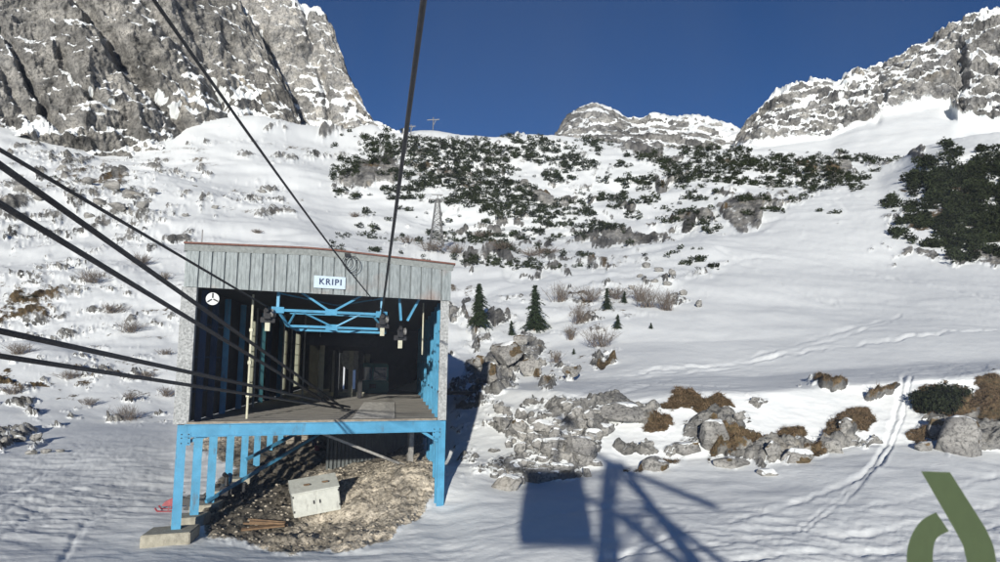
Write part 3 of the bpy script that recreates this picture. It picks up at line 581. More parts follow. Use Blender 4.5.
def sbox(mb, e0, e1, a0, a1, z0, z1):
    vs = [S(e, a, z) for e in (e0, e1) for a in (a0, a1) for z in (z0, z1)]
    return mb.add(vs, [(0, 1, 3, 2), (4, 6, 7, 5), (0, 4, 5, 1), (2, 3, 7, 6), (0, 2, 6, 4), (1, 5, 7, 3)])
# ridge of the shallow roof near the middle
def ztop(e): return ZT + (.22 if True else 0) * (1 - abs(e / WID - .45) / .55)
# fascia: ribbed sheets
mb = MB(); npan = 23; pw = (WID + .5) / npan; prof = []
for i in range(npan):
    e0 = -.25 + i * pw
    prof += [(e0, -.10), (e0 + .05, -.10), (e0 + .055, 0.0), (e0 + pw * .34, 0.0), (e0 + pw * .36, .014), (e0 + pw * .39, .014), (e0 + pw * .41, 0), (e0 + pw * .66, 0), (e0 + pw * .68, .014), (e0 + pw * .71, .014), (e0 + pw * .73, 0), (e0 + pw - .012, 0)]
vsf = []; 
for e, d in prof:
    b = FL + E_ * e + NF * (.22 + d)
    vsf += [b + ZU * (ZF), b + ZU * (ztop(e) - .24)]
mb.add(vsf, [(2 * i, 2 * i + 2, 2 * i + 3, 2 * i + 1) for i in range(len(prof) - 1)])
sbox(mb, -.2, WID + .22, -.10, .12, ZF + .02, ZT - .3)
M['fascia'] = mat('galvanised_fascia', (0.27, 0.30, 0.305), 0.5, 0.2, var=0.3, scale=5, bump=0.004, bscale=28, stretch=(2.2, 2.2, .5))
def stain(m):     # rust runs near the top edge of the sheets
    n = m.node_tree.nodes; l = m.node_tree.links; b = n['Principled BSDF']; src = b.inputs['Base Color'].links[0].from_socket
    g = n.new('ShaderNodeNewGeometry'); x = n.new('ShaderNodeTexNoise'); x.inputs['Scale'].default_value = .55; x.inputs['Detail'].default_value = 5; l.new(g.outputs['Position'], x.inputs['Vector'])
    r = n.new('ShaderNodeValToRGB'); r.color_ramp.elements[0].position = .58; r.color_ramp.elements[1].position = .75; r.color_ramp.elements[1].color = (.45, .45, .45, 1); l.new(x.outputs[0], r.inputs[0])
    mx = n.new('ShaderNodeMix'); mx.data_type = 'RGBA'; l.new(r.outputs[0], mx.inputs[0]); l.new(src, mx.inputs[6]); mx.inputs[7].default_value = (.36, .22, .17, 1); l.new(mx.outputs[2], b.inputs['Base Color'])
stain(M['fascia']); weather(M['fascia'], .32, 1.6)
sp(mb, 'fascia', 'fascia')
mb = MB(); K = 12
for i in range(K):
    e0 = -.32 + (WID + .64) * i / K; e1 = -.32 + (WID + .64) * (i + 1) / K
    pts = []
    for e in (e0, e1):
        b = FL + E_ * e; t = ztop(e)
        pts += [b + NF * .24 + ZU * (t - .26), b + NF * .34 + ZU * (t + .0), b - NF * .1 + ZU * (t), b - NF * .1 + ZU * (t - .26)]
    mb.add(pts, [(0, 4, 5, 1), (1, 5, 6, 2), (0, 3, 7, 4)] + ([(0, 1, 2, 3)] if i == 0 else []) + ([(4, 7, 6, 5)] if i == K - 1 else []))
sp(mb, 'flashing', 'galv')
mb = MB()
for i in range(K):
    e0 = -.36 + (WID + .72) * i / K; e1 = -.36 + (WID + .72) * (i + 1) / K
    b0, b1 = FL + E_ * e0, FL + E_ * e1; t0, t1 = ztop(e0), ztop(e1)
    q = [b0 + NF * .42 + ZU * (t0 + .004), b1 + NF * .42 + ZU * (t1 + .004), b1 + A_ * DEP + ZU * (t1 + .004), b0 + A_ * DEP + ZU * (t0 + .004)]
    mb.add(q + [p + ZU * .07 for p in q], [(0, 1, 2, 3), (4, 7, 6, 5), (0, 4, 5, 1), (2, 6, 7, 3)] + ([(0, 3, 7, 4)] if i == 0 else []) + ([(1, 5, 6, 2)] if i == K - 1 else []))
sp(mb, 'roof', 'rust_edge')
# corner cladding strips
mb = MB(); sbox(mb, -.28, .28, -.16, .10, ZD - .02, ZF - .003); sp(mb, 'corner_cladding', 'spangle')
mb = MB(); sbox(mb, WID - .16, WID + .24, -.14, .10, ZD - .02, ZF - .003); sp(mb, 'corner_cladding', 'spangle')
# deck: boards laid across
M['deck'] = mat('weathered_deck_boards', (0.27, 0.255, 0.23), 0.8, var=0.35, scale=1.2, bump=0.004, bscale=10, stretch=(.6, 3, 3))
mb = MB(); nb = 90
for i in range(nb):
    a0 = -.1 + (DEP - .1) * i / nb; sbox(mb, .1, WID - .05, a0, a0 + (DEP - .1) / nb - .03, ZD - .06 + .006 * (i % 3), ZD + .006 * (i % 3))
sp(mb, 'deck', 'deck')
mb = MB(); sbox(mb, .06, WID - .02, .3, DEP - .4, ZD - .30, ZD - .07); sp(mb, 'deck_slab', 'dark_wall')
mb = MB()
for i in range(16):
    a0 = .9 + i * .85; sbox(mb, WID * .62, WID * .80, a0, a0 + .28, ZD + .03, ZD + .07)
sp(mb, 'grating', 'steel')
mb = MB(); sbox(mb, .25, WID - .2, -.24, -.13, ZD - .03, ZD + .07); sp(mb, 'deck_edge', 'timber')
# front beam
mb = MB(); 
p0, p1 = S(.12, -.06, ZD - .27), S(WID - .1, -.06, ZD - .27); mb.bar(p0, p1, .20, .44)
mb.bar(p0 + NF * .13 + ZU * .235, p1 + NF * .13 + ZU * .235, .12, .03); mb.bar(p0 + NF * .13 - ZU * .235, p1 + NF * .13 - ZU * .235, .12, .03)
sp(mb, 'beam', 'blue')
mb = MB(); mb.bar(S(.15, .05, ZD - .75), S(1.1, .05, ZD - .45), .12); sp(mb, 'brace', 'blue')
mb = MB(); mb.bar(S(WID - .15, .05, ZD - .95), S(WID - 1.0, .05, ZD - .45), .12); sp(mb, 'brace', 'blue')
for e_, sd in ((.02, 1), (WID - .12, -1)):
    mb = MB(); c_ = S(e_ + .12 * sd, 0, ZD - .55) + NF * .17
    mb.box((-.20, -.008, -.28), (.20, .008, .22), E_, NF, ZU, c_)
    gp = sp(mb, 'gusset_plate', 'blue')
    for bx_ in (-.13, .13):
        for bz_ in (-.2, 0, .14):
            mb = MB(); mb.disc(c_ + E_ * bx_ + ZU * bz_ + NF * .015, NF, .025, .03, 8); W(mb).build('bolt', 'dark_steel', gp)
# posts below the deck, each on its concrete footing
def post(e, a, z0, z1, m='blue', w=.34, h=.34):
    mb = MB(); mb.ibeam(S(e, a, z0), S(e, a, z1), w, h, side=E_, t=.05); return sp(mb, 'post', m)
def footing(e, a, sx, sy, z0, z1):
    mb = MB(); sbox(mb, e - sx, e + sx * .8, a - sy * 1.2, a + sy * .8, z0, z1); return sp(mb, 'footing', 'concrete', bevel=.03)
leftA = [0.0, 2.75, 5.5, 9.3, 13.2, 17.2, 22, 27, 32]
for i, a in enumerate(leftA):
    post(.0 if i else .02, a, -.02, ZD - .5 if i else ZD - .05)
    footing(0, a, .95 if i == 0 else .7, .75 if i == 0 else .6, -1.1 if i < 4 else -.9, -.02)
rightA = [0.0, 1.9, 5.2, 9, 14, 20, 27]
for i, a in enumerate(rightA):
    post(WID, a, -.02 if i != 1 else .25, ZD - .5 if i else ZD - .05); 
    if i < 3: footing(WID, a, .45, .45, -.9, -.03)
for a in (6.5, 9.5, 14):
    post(WID - 1.2, a, .6, ZD - .35, 'steel', .22, .22)
for a, e in ((22, 3), (22, 5), (26, 7), (20, 8.5)):
    post(e, a, -.6, ZD - .35, 'shaded_blue', .3, .3)
mb = MB(); mb.bar(S(-.05, 5, .1), S(4.6, 11.5, 2.6), .13); sp(mb, 'brace', 'blue')
mb = MB(); mb.bar(S(.2, 12.5, 1.0), S(3.6, 17, 2.6), .15); sp(mb, 'brace', 'blue')
mb = MB(); mb.bar(S(4.8, 5, 3.1), S(9.2, 5.0, 1.35), .12); sp(mb, 'brace', 'steel')
# longitudinal edge beams
mb = MB(); mb.bar(S(.0, .2, ZD - .27), S(.0, DEP, ZD - .27), .22, .42); sp(mb, 'side_beam', 'shaded_blue')
mb = MB(); mb.bar(S(WID, .2, ZD - .27), S(WID, DEP, ZD - .27), .22, .42); sp(mb, 'side_beam', 'blue')
# side and end walls
def wallseg(e, a0, a1, z0, z1, mb): sbox(mb, e - .05, e + .05, a0, a1, z0, z1)
slots = [(3.9, 4.5), (6.4, 7.3), (12.2, 14.8), (19.2, 20.0), (24.0, 27.6), (31.0, 35.6)]
mb = MB(); prev = .12; zs = ZD + .35; zt_ = ZF - .6
for a0, a1 in slots: wallseg(-.02, prev, a0, ZD, ZT, mb); wallseg(-.02, a0, a1, ZD, zs, mb); wallseg(-.02, a0, a1, zt_, ZT, mb); prev = a1
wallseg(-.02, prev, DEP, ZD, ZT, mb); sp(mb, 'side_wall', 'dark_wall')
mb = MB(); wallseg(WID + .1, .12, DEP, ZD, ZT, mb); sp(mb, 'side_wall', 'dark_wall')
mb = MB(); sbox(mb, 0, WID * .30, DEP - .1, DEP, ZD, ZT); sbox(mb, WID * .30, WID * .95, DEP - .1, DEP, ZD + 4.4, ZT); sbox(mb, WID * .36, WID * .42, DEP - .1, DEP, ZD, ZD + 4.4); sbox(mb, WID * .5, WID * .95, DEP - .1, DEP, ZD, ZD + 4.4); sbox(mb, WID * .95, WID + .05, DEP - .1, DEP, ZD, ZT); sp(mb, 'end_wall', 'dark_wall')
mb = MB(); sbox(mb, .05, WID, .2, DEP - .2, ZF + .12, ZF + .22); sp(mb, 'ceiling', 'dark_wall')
for a0, a1 in slots:
    mb = MB(); wallseg(-.02, a0 + .02, a1 - .02, zs, zt_, mb)
    wo = sp(mb, 'window', 'frosted')
    mb = MB()
    for k in range(1, 5):
        z = zs + (zt_ - zs) * k / 5; mb.bar(S(.05, a0, z), S(.05, a1, z), .05)
    mb.bar(S(.06, a0, zs), S(.06, a0, zt_), .08); mb.bar(S(.06, a1, zs), S(.06, a1, zt_), .08)
    W(mb).build('frame', 'dark_steel', wo)
# inner posts on both side walls
for a in (1.2, 3.2, 5.6, 9.3, 15.6, 18, 22.8, 29.5):
    mb = MB(); mb.ibeam(S(.28, a, ZD), S(.28, a, ZF), .26, .3, side=E_, t=.03); sp(mb, 'wall_post', 'blue' if a in (5.6, 9.3, 15.6, 22.8) else 'shaded_blue')
for a in (1.5, 4.0, 7.5, 11.5, 15.5, 20, 25, 30):
    mb = MB(); mb.ibeam(S(WID - .12, a, ZD), S(WID - .12, a, ZF), .16, .2, side=E_, t=.03); sp(mb, 'wall_post', 'blue')
for z in (ZD + 1.2, ZD + 2.6, ZD + 4.0):
    mb = MB(); mb.bar(S(WID - .08, .3, z), S(WID - .08, DEP - 1, z), .08); sp(mb, 'wall_rail', 'shaded_blue')
    mb = MB(); mb.bar(S(.10, .3, z), S(.10, 6, z), .08); sp(mb, 'wall_rail', 'shaded_blue')
mb = MB(); mb.tube([S(2.05, 2.0, ZD), S(2.05, 2.0, ZF)], .05); 
for z in (ZD + 1, ZD + 2.4, ZD + 3.8): mb.bar(S(2.05, 1.9, z), S(2.05, 2.1, z), .14)
sp(mb, 'conduit', 'cream')
mb = MB(); mb.tube([S(WID - .9, 2.0, ZD + 2.9), S(WID - .9, 2.0, ZF)], .035); sp(mb, 'conduit', 'cream')
for e, a in ((.9, 8.2), (1.3, 17), (2.6, 17), (1.2, 21.5), (2.9, 24), (.7, 11)):
    mb = MB(); mb.tube([S(e, a, ZD), S(e, a, ZF)], .06); sp(mb, 'conduit', 'steel')
# hoist truss hung in the mouth of the bay
def T(e, a, z): return S(e, a, z)
tr = MB(); eL, eR, eM = 3.35, 7.85, 5.6
z1 = ZF - .72; z2 = ZF - 1.35
for (p, q, w_) in [(T(eL, .5, ZF + .1), T(eL, .5, z1), .15), (T(eR, .5, ZF + .1), T(eR, .5, z1), .15), (T(eL - .15, .5, z1), T(eR + .15, .5, z1), .14),
    (T(eM, .5, z1), T(eM - 1.35, .5, ZF + .1), .11), (T(eM, .5, z1), T(eM + 1.35, .5, ZF + .1), .11),
    (T(eL + .3, 1.7, z1 - .05), T(eR - .1, 1.7, z1 - .05), .06),
    (T(eL + .35, 1.1, z2), T(eR + .1, 1.1, z2), .13), (T(eM + .1, 1.1, z2), T(eL + .9, .5, z1), .09), (T(eM + .1, 1.1, z2), T(eR - .9, .5, z1), .09), (T(eL + .35, 1.1, z2), T(eL + .75, .5, z1), .08), (T(eR + .1, 1.1, z2), T(eR - .45, .5, z1), .08),
    (T(eL + .35, 1.1, z2), T(eL, .5, z1), .12), (T(eR + .1, 1.1, z2), T(eR, .5, z1), .12),
    (T(eL + .5, 2.6, z2 - .1), T(eR + .2, 2.6, z2 - .1), .13), (T(eL + .35, 1.1, z2), T(eL + .5, 2.6, z2 - .1), .09), (T(eR + .1, 1.1, z2), T(eR + .2, 2.6, z2 - .1), .09), (T(eM, 1.1, z2), T(eM, 2.6, z2 - .1), .09),
    (T(eL, .5, ZF), T(eM, 3.5, ZF - .2), .07), (T(eR, .5, ZF), T(eM, 3.5, ZF - .2), .07)]: tr.bar(p, q, w_ * .8)
for c in (T(eM, .45, z1), T(eM, 1.05, z2), T(eL, .45, z1), T(eR, .45, z1)): tr.box((-.26, -.03, -.13), (.26, .03, .13), E_, A_, ZU, c)
sp(tr, 'truss', 'blue')
tr = MB(); tr.bar(T(8.65, .6, ZF + .1), T(8.75, .6, ZF - .95), .10); tr.bar(T(9.6, .6, ZF + .1), T(9.05, .6, ZF - .95), .10); sp(tr, 'hanger', 'blue')
# far machinery frames, dark against the back
for k, (e, a) in enumerate([(3.6, 27), (4.3, 27), (5.0, 28), (5.6, 27), (6.3, 29), (4.0, 24), (6.9, 30), (3.5, 19.5), (4.4, 21), (5.3, 22.5), (6.1, 20.5)]):
    mb = MB(); mb.ibeam(S(e, a, ZD), S(e, a, ZF - 1.8), .26, .3, side=E_); sp(mb, 'machine_column', 'cream' if k in (2, 4, 7, 9) else ('steel' if k % 2 else 'dark_steel'))
for g_ in ((3.2, 7.3, 26.8, 27.2, ZF - 2.2, ZF - 1.7), (3.0, 7.8, 14, 14.3, ZF - 1.9, ZF - 1.4), (3.2, 7.6, 20, 20.3, ZF - 2.1, ZF - 1.5)):
    mb = MB(); sbox(mb, *g_); sp(mb, 'cross_girder', 'dark_steel')
mb = MB(); sbox(mb, 3.2, 6.3, 23.6, 24.0, ZD + .02, ZD + .28); sp(mb, 'buffer_beam', 'cream')
mb = MB(); mb.disc(S(5.2, 26, ZF - 2.6), A_, .9, .18, 28); sp(mb, 'sheave', 'steel')
# rope saddles at the mouth
def saddle(e, a, z, s=1.0):
    mb = MB(); pts = [S(e, a - .55 * s + .11 * s * k, z - .10 * s * ((k - 5) / 5) ** 2) for k in range(11)]
    mb.tube(pts, .10 * s, 8); mb.box((-.14, -.35, -.45), (.14, .35, -.08), E_, A_, ZU, S(e, a, z)); mb.box((-.3, -.08, -.6), (.3, .08, -.38), E_, A_, ZU, S(e, a, z))
    o = sp(mb, 'rope_saddle', 'dark_steel')
    for k in (-.35, .35):
        mb = MB(); mb.disc(S(e + .2, a + k * s, z - .2), E_, .17 * s, .07, 18); mb.disc(S(e + .2, a + k * s, z - .2), E_, .06, .12, 10); W(mb).build('roller', 'steel', o)
    mb = MB(); mb.box((-.10, -.12, -.95), (.10, .12, -.6), E_, A_, ZU, S(e, a, z)); W(mb).build('bracket', 'cream', o)
saddle(2.95, .6, z1 + .05); saddle(7.9, .6, z1 - .0); saddle(8.75, .6, ZF - 1.25, .9)
# round lamp by the left cladding
lp = S(.85, .0, ZF - .42)
mb = MB(); mb.disc(lp, NF, .25, .14, 28); lo = sp(mb, 'round_lamp', 'white')
mb = MB()
for a in (90, 215, 335): 
    d = E_ * math.cos(R(a)) + ZU * math.sin(R(a)); mb.bar(lp + NF * .075 + d * .03, lp + NF * .075 + d * .23, .06, .02, up=NF)
W(mb).build('guard', 'dark_steel', lo)
# sign
M['sign'].node_tree.nodes['Principled BSDF'].inputs['Roughness'].default_value = .3
sc_ = S(5.42, 0, ZF + .50) + NF * .29
mb = MB(); mb.box((-.62, -.02, -.26), (.72, .02, .26), E_, A_, ZU, sc_); sgn = sp(mb, 'sign', 'sign')
fc = bpy.data.curves.new('lettering', 'FONT'); fc.body = 'KRIPI'; fc.size = .36; fc.extrude = .008; fc.align_x = 'LEFT'; fc.space_character = 1.22; fc.offset = .006
fo = bpy.data.objects.new('tmp', fc); COL.objects.link(fo)
bpy.context.view_layer.update()
me = bpy.data.meshes.new_from_object(fo.evaluated_get(bpy.context.evaluated_depsgraph_get())); bpy.data.objects.remove(fo)
lo_ = bpy.data.objects.new('lettering', me); COL.objects.link(lo_); me.materials.clear(); me.materials.append(M['ink'])
mw = Matrix((( E_.x, 0, NF.x, 0), (E_.y, 0, NF.y, 0), (0, 1, 0, 0), (0, 0, 0, 1))); me.transform(mw); me.transform(Matrix.Translation(sc_ + OFF + E_ * -.42 + ZU * -.10 + NF * .035)); lo_.parent = sgn
for s_ in (-.55, .65):
    mb = MB(); mb.box((-.02, -.03, -.22), (.02, .03, .22), E_, A_, ZU, sc_ + E_ * s_ - NF * .035); W(mb).build('clip', 'steel', sgn)
# thin aerial on the roof at the left corner
mb = MB(); mb.tube([S(.25, .3, ZT), S(.25, .3, ZT + .75)], .025, 6); sp(mb, 'aerial', 'steel')
# retaining wall beneath the deck and plank wall behind the left posts
mb = MB()
for k in range(26):
    e0 = 4.6 + k * .23; sbox(mb, e0, e0 + .15, 12.9 - .06 * (k % 2), 13.1, .2, ZD - .32)
sbox(mb, 4.6, WID - .4, 13.1, 13.3, .2, ZD - .32); sp(mb, 'retaining_wall', 'galv_dark')
mb = MB()
for k in range(11):
    z0 = -.5 + k * .34; sbox(mb, .8, 7.5, 24 + .04 * (k % 3), 24.14 + .04 * (k % 3), z0, z0 + .30)
sp(mb, 'plank_wall', 'timber')

# ================================================================== ropes
def rope(name, pts, r, label, cat='cable', group=None, sag=0.0, n=14):
    P = [Vector(p) for p in pts]; q = []
    if len(P) == 2:
        for i in range(n + 1):
            t = i / n; q.append(P[0].lerp(P[1], t) - ZU * sag * 4 * t * (1 - t))
    else: q = [Vector(p) for p in smooth_poly([tuple(p) for p in P], 8)]
    mb = MB(); mb.tube(q, r, 10); o = mb.build(name, 'rope', smooth=True, label=label, category=cat)
    if group: o['group'] = group
    return o
def PY(x, y, Y): return Vector(at_y(x, y, Y))
def long(a, b, t0, t1): a, b = Vector(a), Vector(b); return [a + (b - a) * t0, a + (b - a) * t1]
grp = 'ropes running down into the station'
a, b = PY(0, 165, 10.5), PY(338, 404, 37); rope('track_rope', long(a, b, -.6, 1.05), .053, 'thick dark cable crossing the grey left corner strip, upper of the steep pair', group=grp)
a, b = PY(0, 204, 10.5), PY(332, 405, 37); rope('track_rope', long(a, b, -.6, 1.05), .051, 'thick dark cable entering the picture below its steep twin, lower of the steep pair', group=grp)
a, b = PY(0, 331, 10.5), PY(345, 406, 37); rope('track_rope', long(a, b, -.6, 1.05), .046, 'thick dark cable in the flatter pair, the upper one above the snow road', group=grp)
a, b = PY(0, 356, 10.5), PY(345, 409, 37); rope('track_rope', long(a, b, -.6, 1.05), .040, 'lowest dark cable of all, just above the left snow road', group=grp)
sL = S(2.95, .6, z1 + .08); sR = S(7.85, .6, z1 + .03); sC = S(7.35, .4, ZF + .05)
a = PY(0, 150, 12); rope('haul_rope', long(a, sL, -.6, 1.0), .038, 'thin straight cable ending at the blue truss left saddle', group=grp)
a = PY(164, 0, 9.5); rope('haul_rope', long(a, sC, -.35, 1.06), .026, 'thin cable crossing the cliff down to the sign on the station', group=grp, sag=.25)
CARR = Vector((.75, -1.3, H + 5.6))
rope('track_rope', [sR, CARR], .042, 'steep dark cable against the blue sky, down to the right saddle', group=grp, sag=.12)
# coiled cable caught on the fascia
mb = MB(); cc = S(6.15, 0, ZT - .05) + NF * .40
for k in range(3):
    pts = [cc + E_ * (.12 * k + (.20 + .06 * k) * math.cos(t)) + ZU * (-.18 - .06 * k + (.26 + .05 * k) * math.sin(t)) + NF * (.03 * k) for t in np.linspace(0, 2 * math.pi, 22)]
    mb.tube(pts, .014, 6, cap=False)
mb.box((-.12, -.05, -.05), (.12, .05, .08), E_, A_, ZU, cc + ZU * .1)
mb.build('cable_coil', 'dark_steel', label='small loop of dark cable hanging from the roof edge above the sign', category='cable coil')

# ================================================================== docked cable car inside
dc = S(6.75, 29.0, ZD + .05); D0 = empty('cable_car', dc, math.atan2(E_.y, E_.x) * .4, label='teal cable car docked in the dark back of the station', category='cable car')
mb = MB(); mb.box((-1.25, -1.6, 0), (1.25, 1.6, 1.0)); mb.build('body', 'teal', D0, bevel=.12)
mb = MB(); mb.box((-1.2, -1.55, 2.05), (1.2, 1.55, 2.35)); mb.build('roof', 'teal', D0, bevel=.1)
for x in (-1.16, 0, 1.16):
    for y in (-1.5, 1.5): mb = MB(); mb.bar((x, y, .95), (x, y, 2.1), .1); mb.build('pillar', 'teal', D0)
for x0, x1 in ((-1.1, -.06), (.06, 1.1)):
    mb = MB(); mb.box((x0, -1.53, 1.02), (x1, -1.5, 2.04)); mb.build('window', 'pane', D0)
mb = MB(); mb.bar((0, 0, 2.35), (0, 0, 4.3), .16); mb.bar((0, -.9, 4.3), (0, .9, 4.3), .22, .3); mb.build('hanger', 'dark_steel', D0)
mb = MB(); mb.box((-.25, -1.66, .4), (.25, -1.61, .75)); mb.build('emblem_plate', 'black', D0)

# ================================================================== things under and beside the station
cb = ground(314, 512, 30, 44)
ca = empty('electrical_cabinet', (cb[0], cb[1] + .2, cb[2] + .02), R(17), label='pale grey two-door electrical cabinet standing tilted on the gravel under the deck', category='cabinet')
ca.rotation_euler = (R(-4), R(-8), R(20))
cw, chh, cdp = 1.0, .98, .5
mb = MB(); mb.box((-cw, -cdp, 0), (cw, cdp, chh)); mb.build('body', 'cab_grey', ca, bevel=.02)
mb = MB(); mb.prism([(-cw - .04, -cdp - .06, chh + .003), (-cw - .04, cdp + .05, chh + .003), (-cw - .04, cdp + .05, chh + .55), (-cw - .04, -cdp - .06, chh + .05)], (2 * cw + .08, 0, 0)); mb.build('lid', 'cab_grey', ca)
for x0, x1, hx in ((-cw + .03, -.02, -.12), (.02, cw - .03, .14)):
    mb = MB(); mb.box((x0, -cdp - .03, .08), (x1, -cdp - .004, chh - .06)); d = mb.build('door', 'cab_grey', ca, bevel=.008)
    mb = MB(); mb.box((hx - .03, -cdp - .07, .45), (hx + .03, -cdp - .03, .6)); mb.build('handle', 'black', d)
    for z in (.2, .82): mb = MB(); mb.box(((x0 if x0 < -.5 else x1) - .03, -cdp - .05, z), ((x0 if x0 < -.5 else x1) + .03, -cdp - .03, z + .09)); mb.build('hinge', 'black', d)
for vx in (-.45, .35): mb = MB(); mb.box((vx, -.3, chh + .28), (vx + .25, -.05, chh + .33)); mb.build('vent', 'timber_brown', ca)
# pile of boards, each its own
bz = -.9
for i, (dx, dy, rz, L, zz) in enumerate([(0, 0, 14, 1.7, 0), (.15, .25, 20, 1.5, .01), (-.1, .5, 8, 1.7, .02), (.1, .15, 16, 1.4, .1), (.0, .42, 22, 1.5, .11)]):
    x, y = -9.5 + dx, 31.6 + dy
    mb = MB(); mb.box((-L / 2, -.11, 0), (L / 2, .11, .07)); o = mb.build('board', 'timber_brown', bevel=.008, label=['bottom front board of the dark timber pile left of the cabinet', 'second bottom board of the dark timber pile left of the cabinet', 'rear bottom board of the dark timber pile left of the cabinet', 'top front board of the dark timber pile left of the cabinet', 'top rear board of the dark timber pile left of the cabinet'][i], category='board', group='boards dumped under the deck')
    o.location = (x, y, max(ground_xy(x, y), -1.2) + .16 + zz * 1.3); o.rotation_euler = (R(10 - 5 * i), R(-4 + 3 * i), R(rz))
# rubble under the deck
def rock_mesh(name, seed, size, cuts=26, sub=3, rough=.045):
    r_ = np.random.default_rng(seed); bm = bmesh.new(); bmesh.ops.create_icosphere(bm, subdivisions=sub, radius=1)
    P = np.array([v.co[:] for v in bm.verts]); fs = np.array([[v.index for v in f.verts] for f in bm.faces]); bm.free()
    for _ in range(cuts):
        d = r_.normal(size=3); d /= np.linalg.norm(d); h_ = r_.uniform(.48, .88); s = P @ d; P -= np.outer(np.maximum(s - h_, 0), d) * 1.0
    nn = fbm(P * 1.0 + seed * 3.1, .55, 4, .6, seed=seed, ridged=True); P *= (1 + rough * nn)[:, None]; P *= np.array(size)
    return P, fs
RMAT = terrain_mat('limestone_boulder', sc=.75, bump=.05, snowdist=.01, rock=(.36, .35, .33), rock2=(.17, .165, .16))
def cracks(m, s_):
    n = m.node_tree.nodes; l = m.node_tree.links; b = n['Principled BSDF']; src = b.inputs['Base Color'].links[0].from_socket
    g = n.new('ShaderNodeNewGeometry'); nz = n.new('ShaderNodeTexNoise'); nz.inputs['Scale'].default_value = s_ * .8; nz.inputs['Detail'].default_value = 4; l.new(g.outputs['Position'], nz.inputs['Vector'])
    ad = n.new('ShaderNodeVectorMath'); ad.operation = 'MULTIPLY_ADD'; l.new(nz.outputs['Color'], ad.inputs[0]); ad.inputs[1].default_value = (.7 / s_,) * 3; l.new(g.outputs['Position'], ad.inputs[2])
    mp = n.new('ShaderNodeMapping'); mp.inputs['Scale'].default_value = (.7, .7, 1.6); mp.inputs['Rotation'].default_value = (.3, .2, 0); l.new(ad.outputs[0], mp.inputs[0])
    v = n.new('ShaderNodeTexVoronoi'); v.feature = 'DISTANCE_TO_EDGE'; v.inputs['Scale'].default_value = s_; l.new(mp.outputs[0], v.inputs['Vector'])
    r = n.new('ShaderNodeMapRange'); r.inputs[1].default_value = 0.0; r.inputs[2].default_value = .05; r.inputs[3].default_value = .25; r.inputs[4].default_value = 1.0; l.new(v.outputs['Distance'], r.inputs[0])
    mx = n.new('ShaderNodeMix'); mx.data_type = 'RGBA'; l.new(r.outputs[0], mx.inputs[0]); l.new(src, mx.inputs[7]); 
    dk = n.new('ShaderNodeMix'); dk.data_type = 'RGBA'; dk.blend_type = 'MULTIPLY'; dk.inputs[0].default_value = .7; l.new(src, dk.inputs[6]); dk.inputs[7].default_value = (.25, .24, .23, 1); l.new(dk.outputs[2], mx.inputs[6])
    l.new(mx.outputs[2], b.inputs['Base Color'])
cracks(RMAT, 1.5)
RMATB = terrain_mat('turfy_boulder', sc=.35, bump=.05, snowdist=.01, rock=(.30, .28, .25), rock2=(.13, .12, .11))
def boulder(px, py, wpx, hpx, seed, label, cat='boulder', group=None, snow=.5, brown=0.0, dpt=.8, rot=0, sub=4, sink=.25, P0=None):
    p = ground(px, py + hpx * .42) if P0 is None else np.array(P0); d = p[1]; k = d / F
    P, fs = rock_mesh('boulder', seed, (wpx * k * .56, wpx * k * .5 * dpt, hpx * k * .66), sub=sub)
    if seed == 100: zc = P[:, 2].max() * .55; P[:, 2] = np.where(P[:, 2] > zc, zc + (P[:, 2] - zc) * .25, P[:, 2]) * 1.35; P[:, 0] *= 1.15
    a = R(rot); P = P @ np.array([[math.cos(a), math.sin(a), 0], [-math.sin(a), math.cos(a), 0], [0, 0, 1]])
    o = npmesh('boulder', P, fs, RMAT, smooth=False, label=label, category=cat); o.location = (p[0], p[1] + wpx * k * .15, p[2] + hpx * k * (.5 - sink * .4))
    me = o.data; nv = np.zeros(len(P) * 3, np.float32); me.vertices.foreach_get('normal', nv); nz = nv.reshape(-1, 3)[:, 2]
    top = P[:, 2] / P[:, 2].max(); nb_ = fbm(P + seed, max(.3, wpx * k * .4), 3, seed=seed)
    sn = sstep(nz * .8 + top * .5 + .35 * nb_, 1.25 - snow * .75, 1.5 - snow * .75)
    rk = 1 - sn; br = (sstep(nb_ + top * .5, .75 - brown * 1.1, 1.0 - brown * 1.1) * (1 - sn)) if brown > 0 else rk * 0
    set_mask(o, rk, br * .9, rk * 0)
    if group: o['group'] = group
    return o
bg_ = 'limestone boulders showing through the snow of the bank'
